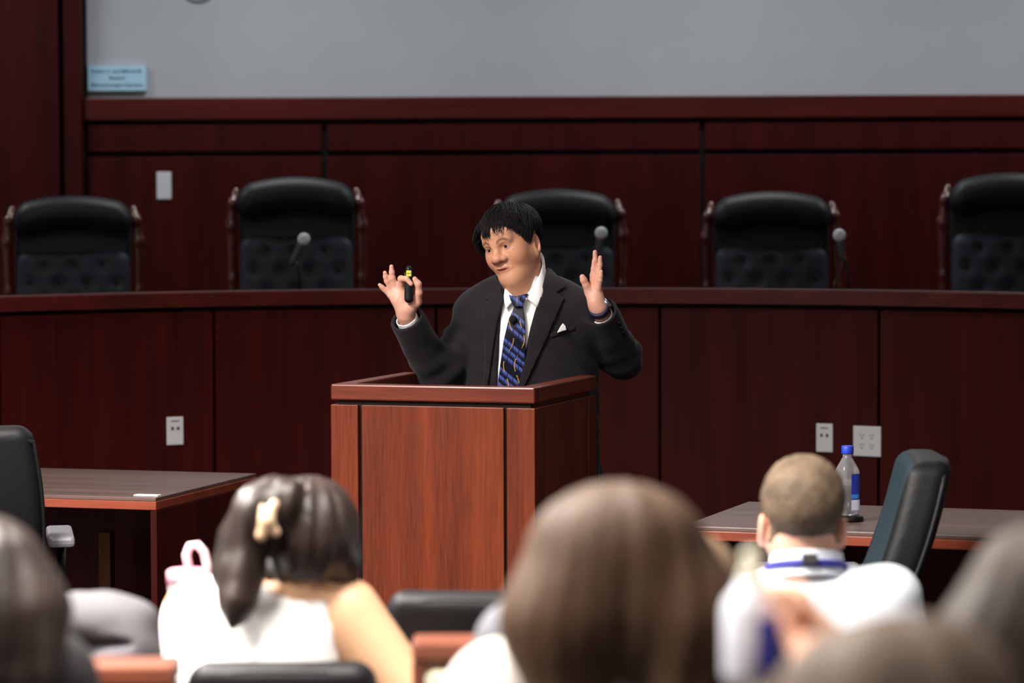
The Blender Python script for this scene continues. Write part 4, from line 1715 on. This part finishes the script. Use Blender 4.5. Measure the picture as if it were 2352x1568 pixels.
def collar_m(x, y, z, r0, r1, z0, z1):
    zz = z + .25 * (y - ct_[1])
    rr = np.sqrt((x - ct_[0]) ** 2 + ((y - ct_[1]) * 1.02) ** 2)
    t = np.clip((zz - z0) / (z1 - z0), 0, 1)
    rad = r0 + (r1 - r0) * t
    return np.maximum(np.abs(rr - rad) - .004, np.maximum(zz - z1, z0 - zz))


keep_world(solid('shirt_collar', lambda x, y, z: collar_m(x, y, z, .082, .072, cb_[2], ct_[2]), ct_ - .11, ct_ + .11, .0035, M['top_shirt'], man))
lz = at(1862, 1303, 6.30).z
ln_ = keep_world(solid('lanyard', lambda x, y, z: collar_m(x, y, z, .0850, .0825, lz - .007, lz + .008), ct_ - .11, ct_ + .11, .003, M['lanyard'], man))
q2 = at(1860, 1283, 6.210)
box('lanyard_buckle', (q2.x - .016, q2.y - .005, q2.z - .010), (q2.x + .016, q2.y + .008, q2.z + .010), M['slot'], ln_, .002)


# --- others: long hair seen from behind
def long_hair(left, right, low, d, wide=.115, back=.13):
    def f(x, y, z, C, headf):
        g = ell(x, y, z, C + np.array((0, -.012, .012)), (wide, .118, .118))
        for e in (left, right):
            p = P3([(e[0][0], e[0][1], d - .05), (e[1][0], e[1][1], d - .07), (e[2][0], e[2][1], d - .08)])
            g = smin(g, chain(x, y, z, p, [.075, .07, .05], .03), .05)
        g = smax(g, -ell(x, y, z, C + np.array((0, .12, -.03)), (.062, .09, .10)), .02)
        return g + strandy(x, y, z, C, .0018)
    return f


seated('woman with loose brown hair and pale top, her head in front of the lectern', 3.70, 1418, 1122, (1150, 1600), (1640, 1600), 1410, (214, 165, 135), M['top_cream'], True,
       long_hair([(1350, 1280), (1285, 1430), (1300, 1600)], [(1490, 1280), (1575, 1420), (1570, 1600)], 0, 3.70, .094), M['hair_brown'], rw=.17)
seated('person with light brown hair and grey top, half hidden behind the loose brown hair', 4.45, 1535, 1232, (1195, 1480), (1690, 1540), 1480, (222, 168, 138), M['top_grey'], True,
       long_hair([(1500, 1350), (1490, 1450), (1480, 1540)], [(1585, 1350), (1600, 1430), (1600, 1520)], 0, 4.45, .104), M['hair_ltbrown'], rw=.17)
seated('person with dark brown hair cut off by the right edge', 3.25, 2475, 1200, (2260, 1640), (2700, 1640), 2480, (214, 165, 135), M['top_black'], True,
       long_hair([(2385, 1380), (2290, 1520), (2240, 1700)], [(2550, 1380), (2630, 1520), (2650, 1700)], 0, 3.25, .118), M['hair_umber'], rw=.17)
hold_el, hold_wr = np.array(at(1830, 1880, 2.80)), np.array(at(1878, 1480, 3.11))
near, ni = seated('person nearest the camera with ash brown hair holding up a water bottle', 2.55, 2065, 1466, (1700, 1990), (2340, 1990), 2040, (205, 140, 108), M['top_black'], True,
                  long_hair([(1985, 1650), (1925, 1830), (1905, 1990)], [(2145, 1650), (2215, 1830), (2235, 1990)], 0, 2.55, .110), M['hair_ashbrown'], rw=.17,
                  elbows=(hold_el, np.array(at(2420, 2300, 2.6))), wrists=(hold_wr, np.array((.32, 2.9, .62))), hands=False)
seated('person with long dark hair cut off by the left edge', 4.20, -70, 1188, (-290, 1560), (110, 1560), -80, (205, 150, 120), M['top_black'], True,
       long_hair([(-140, 1330), (-190, 1420), (-200, 1540)], [(-20, 1330), (40, 1420), (55, 1520)], 0, 4.20, .105), M['hair_dkbrown'], rw=.165)


# hand of the nearest person round the bottle: part of the same body mesh
def grip(x, y, z):
    f = cap(x, y, z, hold_el, hold_wr, .038, .026)
    f = smin(f, cap(x, y, z, hold_wr, at(1840, 1430, 3.13), .027, .026), .02)
    for i, (yy, l) in enumerate(((1352, 0), (1382, 1), (1412, 1), (1440, 0))):
        f = smin(f, chain(x, y, z, P3([(1842, yy + 22, 3.14), (1820, yy + 4, 3.19), (1765, yy + 4, 3.222), (1712, yy + 10, 3.21)]), [.013, .0105, .0098, .0080], .005), .008)
    f = smin(f, chain(x, y, z, P3([(1850, 1435, 3.10), (1832, 1400, 3.085), (1800, 1368, 3.09), (1765, 1354, 3.10)]), [.016, .0125, .0112, .009], .006), .010)
    return f


gp = np.array(at(1790, 1420, 3.15))
gP, gF = surfnet(grip, gp - np.array((.11, .12, .13)), gp + np.array((.13, .12, .09)), .003)
gb = [o for o in near.children if o.name.startswith('body')][0]
bm = bmesh.new()
bm.from_mesh(gb.data)
nv = len(bm.verts)
vv = [bm.verts.new(p) for p in gP]
for q4 in gF:
    fc = bm.faces.new([vv[i] for i in q4])
    fc.smooth = True
bm.to_mesh(gb.data)
bm.free()
colour_layer = gb.data.color_attributes['Col']
cc = np.ones((len(gb.data.vertices), 4), dtype=np.float32)
cc[:, :3] = lin((222, 166, 138))
colour_layer.data.foreach_set('color', cc.ravel())

# bottle in that hand
M['cream_plastic'] = plain('cream_plastic', (228, 222, 198), .4)
M['milky'] = plain('frosted_bottle', (222, 222, 232), .3)
bp = at(1728, 1560, 3.145)
hb = empty('held_bottle', bp)
tag(hb, 'pale water bottle with blue label and cream spout held up by the nearest person', 'bottle')
lathe('bottle_body', [(.028, 0), (.032, .006), (.032, .075), (.029, .085), (.0185, .098), (.016, .105)], M['milky'], hb, 28)
sqlathe('bottle_label', [(.0325, .014, 0), (.0325, .070, 0)], M['blue_cap'], hb, 16, 4, -1.5, .5)
lathe('spout', [(.0135, .1055), (.0135, .116), (.0095, .119), (.0095, .128), (.011, .134), (.0085, .138)], M['cream_plastic'], hb, 20)


# ------------------------------------------------------------------ audience seats, rails and belongings
def seat_for(px, d, ztop, label, rz=180, w=.7):
    o = copy_tree(oc)
    o.location = (at(px, 1400, d).x, d, 0)
    o.scale = (w, .8, ztop / 1.10)
    o.rotation_euler = (0, 0, math.radians(rz))
    tag(o, label, 'chair', 'black swivel chairs of the audience')
    return o


seat_for(660, 5.58, .845, 'low black chair in which the woman with the ponytail sits', w=.8)
seat_for(1075, 6.10, .905, 'empty black chair right in front of the lectern, between the seated people', 176)
seat_for(80, 5.72, .86, 'black chair with the grey jacket thrown over its back')
seat_for(1885, 6.18, .80, 'black chair in which the man with the lanyard sits')

for px_, d_, lab_ in ((1410, 3.58, 'black chair under the woman with loose brown hair'), (1480, 4.33, 'black chair under the person in the grey top'),
                      (2480, 3.13, 'black chair under the dark-haired person at the right edge'), (2040, 2.43, 'black chair under the person holding the bottle'),
                      (-80, 4.08, 'black chair under the long-haired person at the left edge')):
    seat_for(px_, d_, .80, lab_)

# grey jacket over the chair back
jq = at(225, 1440, 5.40)


def grey_jacket(x, y, z):
    X, Y, Z = x - jq.x, y - jq.y, z - jq.z
    f = ell(X, Y, Z + .10 * X * X, (0, 0, .012), (.112, .075, .055))
    f = smin(f, ell(X + .01, Y, Z, (-.02, -.005, -.065), (.105, .08, .05)), .012)
    f = smin(f, ell(X, Y + .02, Z, (.05, .0, -.05), (.07, .07, .075)), .02)
    f = smax(f, -ell(X, Y, Z - .04 * X, (-.01, -.085, -.022), (.085, .05, .011)), .012)
    return f + .0035 * np.sin(60 * X + 25 * Z) * np.sin(45 * Z + 20 * X)


M['grey_fabric'] = plain('grey_jacket_cloth', (84, 81, 85), .9, bump=.3, bscale=200, var=.1)
gj = solid('grey_jacket', grey_jacket, np.array(jq) - .17, np.array(jq) + .17, .006, M['grey_fabric'])
tag(gj, 'crumpled grey jacket folded over a chair back beside the ponytailed woman', 'jacket')


# wooden rails behind the front seats
def rail(x0, x1, d, ztop, label):
    r = empty('wooden_rail', ((x0 + x1) / 2, d, 0))
    h = (x1 - x0) / 2
    box('cap', (-h, -.05, ztop - .035), (h, .05, ztop), M['rail_wood'], r, .008)
    box('panel', (-h + .01, -.018, .08), (h - .01, .018, ztop - .036), M['rail_wood'], r, .002)
    for s in (-1, 1):
        box('post', (s * (h - .03) - .03, -.03, 0), (s * (h - .03) + .03, .03, ztop - .036), M['rail_wood'], r, .003)
    tag(r, label, 'railing')


M['rail_wood'] = wood('polished_rail_wood', (104, 52, 34), (142, 80, 56), .3, 'X', .6)
rail(at(-700, 1500, 4.95).x, at(408, 1500, 4.95).x, 4.95, CAMH - (1518 - 447) * 4.95 / FPX, 'polished wooden rail at the lower left behind the grey jacket')
rail(at(948, 1500, 5.12).x, at(1300, 1500, 5.12).x, 5.12, CAMH - (1468 - 447) * 5.12 / FPX, 'short polished wooden rail between the ponytailed and the loose-haired woman')
# papers in a holder on the camera side of that rail
q = at(1035, 1545, 5.04)
pp_ = empty('paper_holder', (q.x, q.y, 0))
tag(pp_, 'cream papers standing in a rack against the short wooden rail', 'papers')
box('rack', (-.045, -.03, 0), (.045, .0, q.z - .10), M['plastic'], pp_, .003)
for k in range(4):
    box('sheet', (-.042 + .004 * k, -.026 + .005 * k, .3), (.040 + .002 * k, -.0255 + .005 * k, q.z + .002 * k), M['paper'], pp_)

# small desk with the pink tumbler, beyond the woman
q = at(432, 1340, 6.02)
dk = empty('small_desk', (q.x + .18, 6.16, 0))
tag(dk, 'small dark desk in front of the ponytailed woman under the pink tumbler', 'desk')
box('desk_top', (-.24, -.20, .71), (.24, .20, .74), M['wood_dark_x'], dk, .004)
for sx in (-1, 1):
    for sy in (-1, 1):
        box('leg', (sx * .21 - .015, sy * .17 - .015, 0), (sx * .21 + .015, sy * .17 + .015, .7095), M['plastic'], dk)
M['pink'] = plain('pink_plastic', (238, 158, 178), .4)
M['pale_pink'] = plain('pale_pink_plastic', (244, 208, 216), .4)
tb = empty('pink_tumbler', (q.x, 6.02, .7405))
tag(tb, 'pink insulated tumbler with a looped handle behind the woman in white', 'tumbler')
zt = at(432, 1308, 6.02).z - .74
lathe('cup', [(.030, 0), (.033, .01), (.041, zt - .03), (.042, zt - .028)], M['pale_pink'], tb, 28)
lathe('lid', [(.043, zt - .0275), (.043, zt - .004), (.038, zt), (.02, zt + .002)], M['pink'], tb, 28)
tube('handle', [(.002, 0, zt), (-.003, 0, zt + .030), (.004, 0, zt + .048), (.020, 0, zt + .050), (.033, 0, zt + .036), (.039, 0, zt + .010), (.041, 0, zt - .03)], .0075, M['pale_pink'], tb, 10)
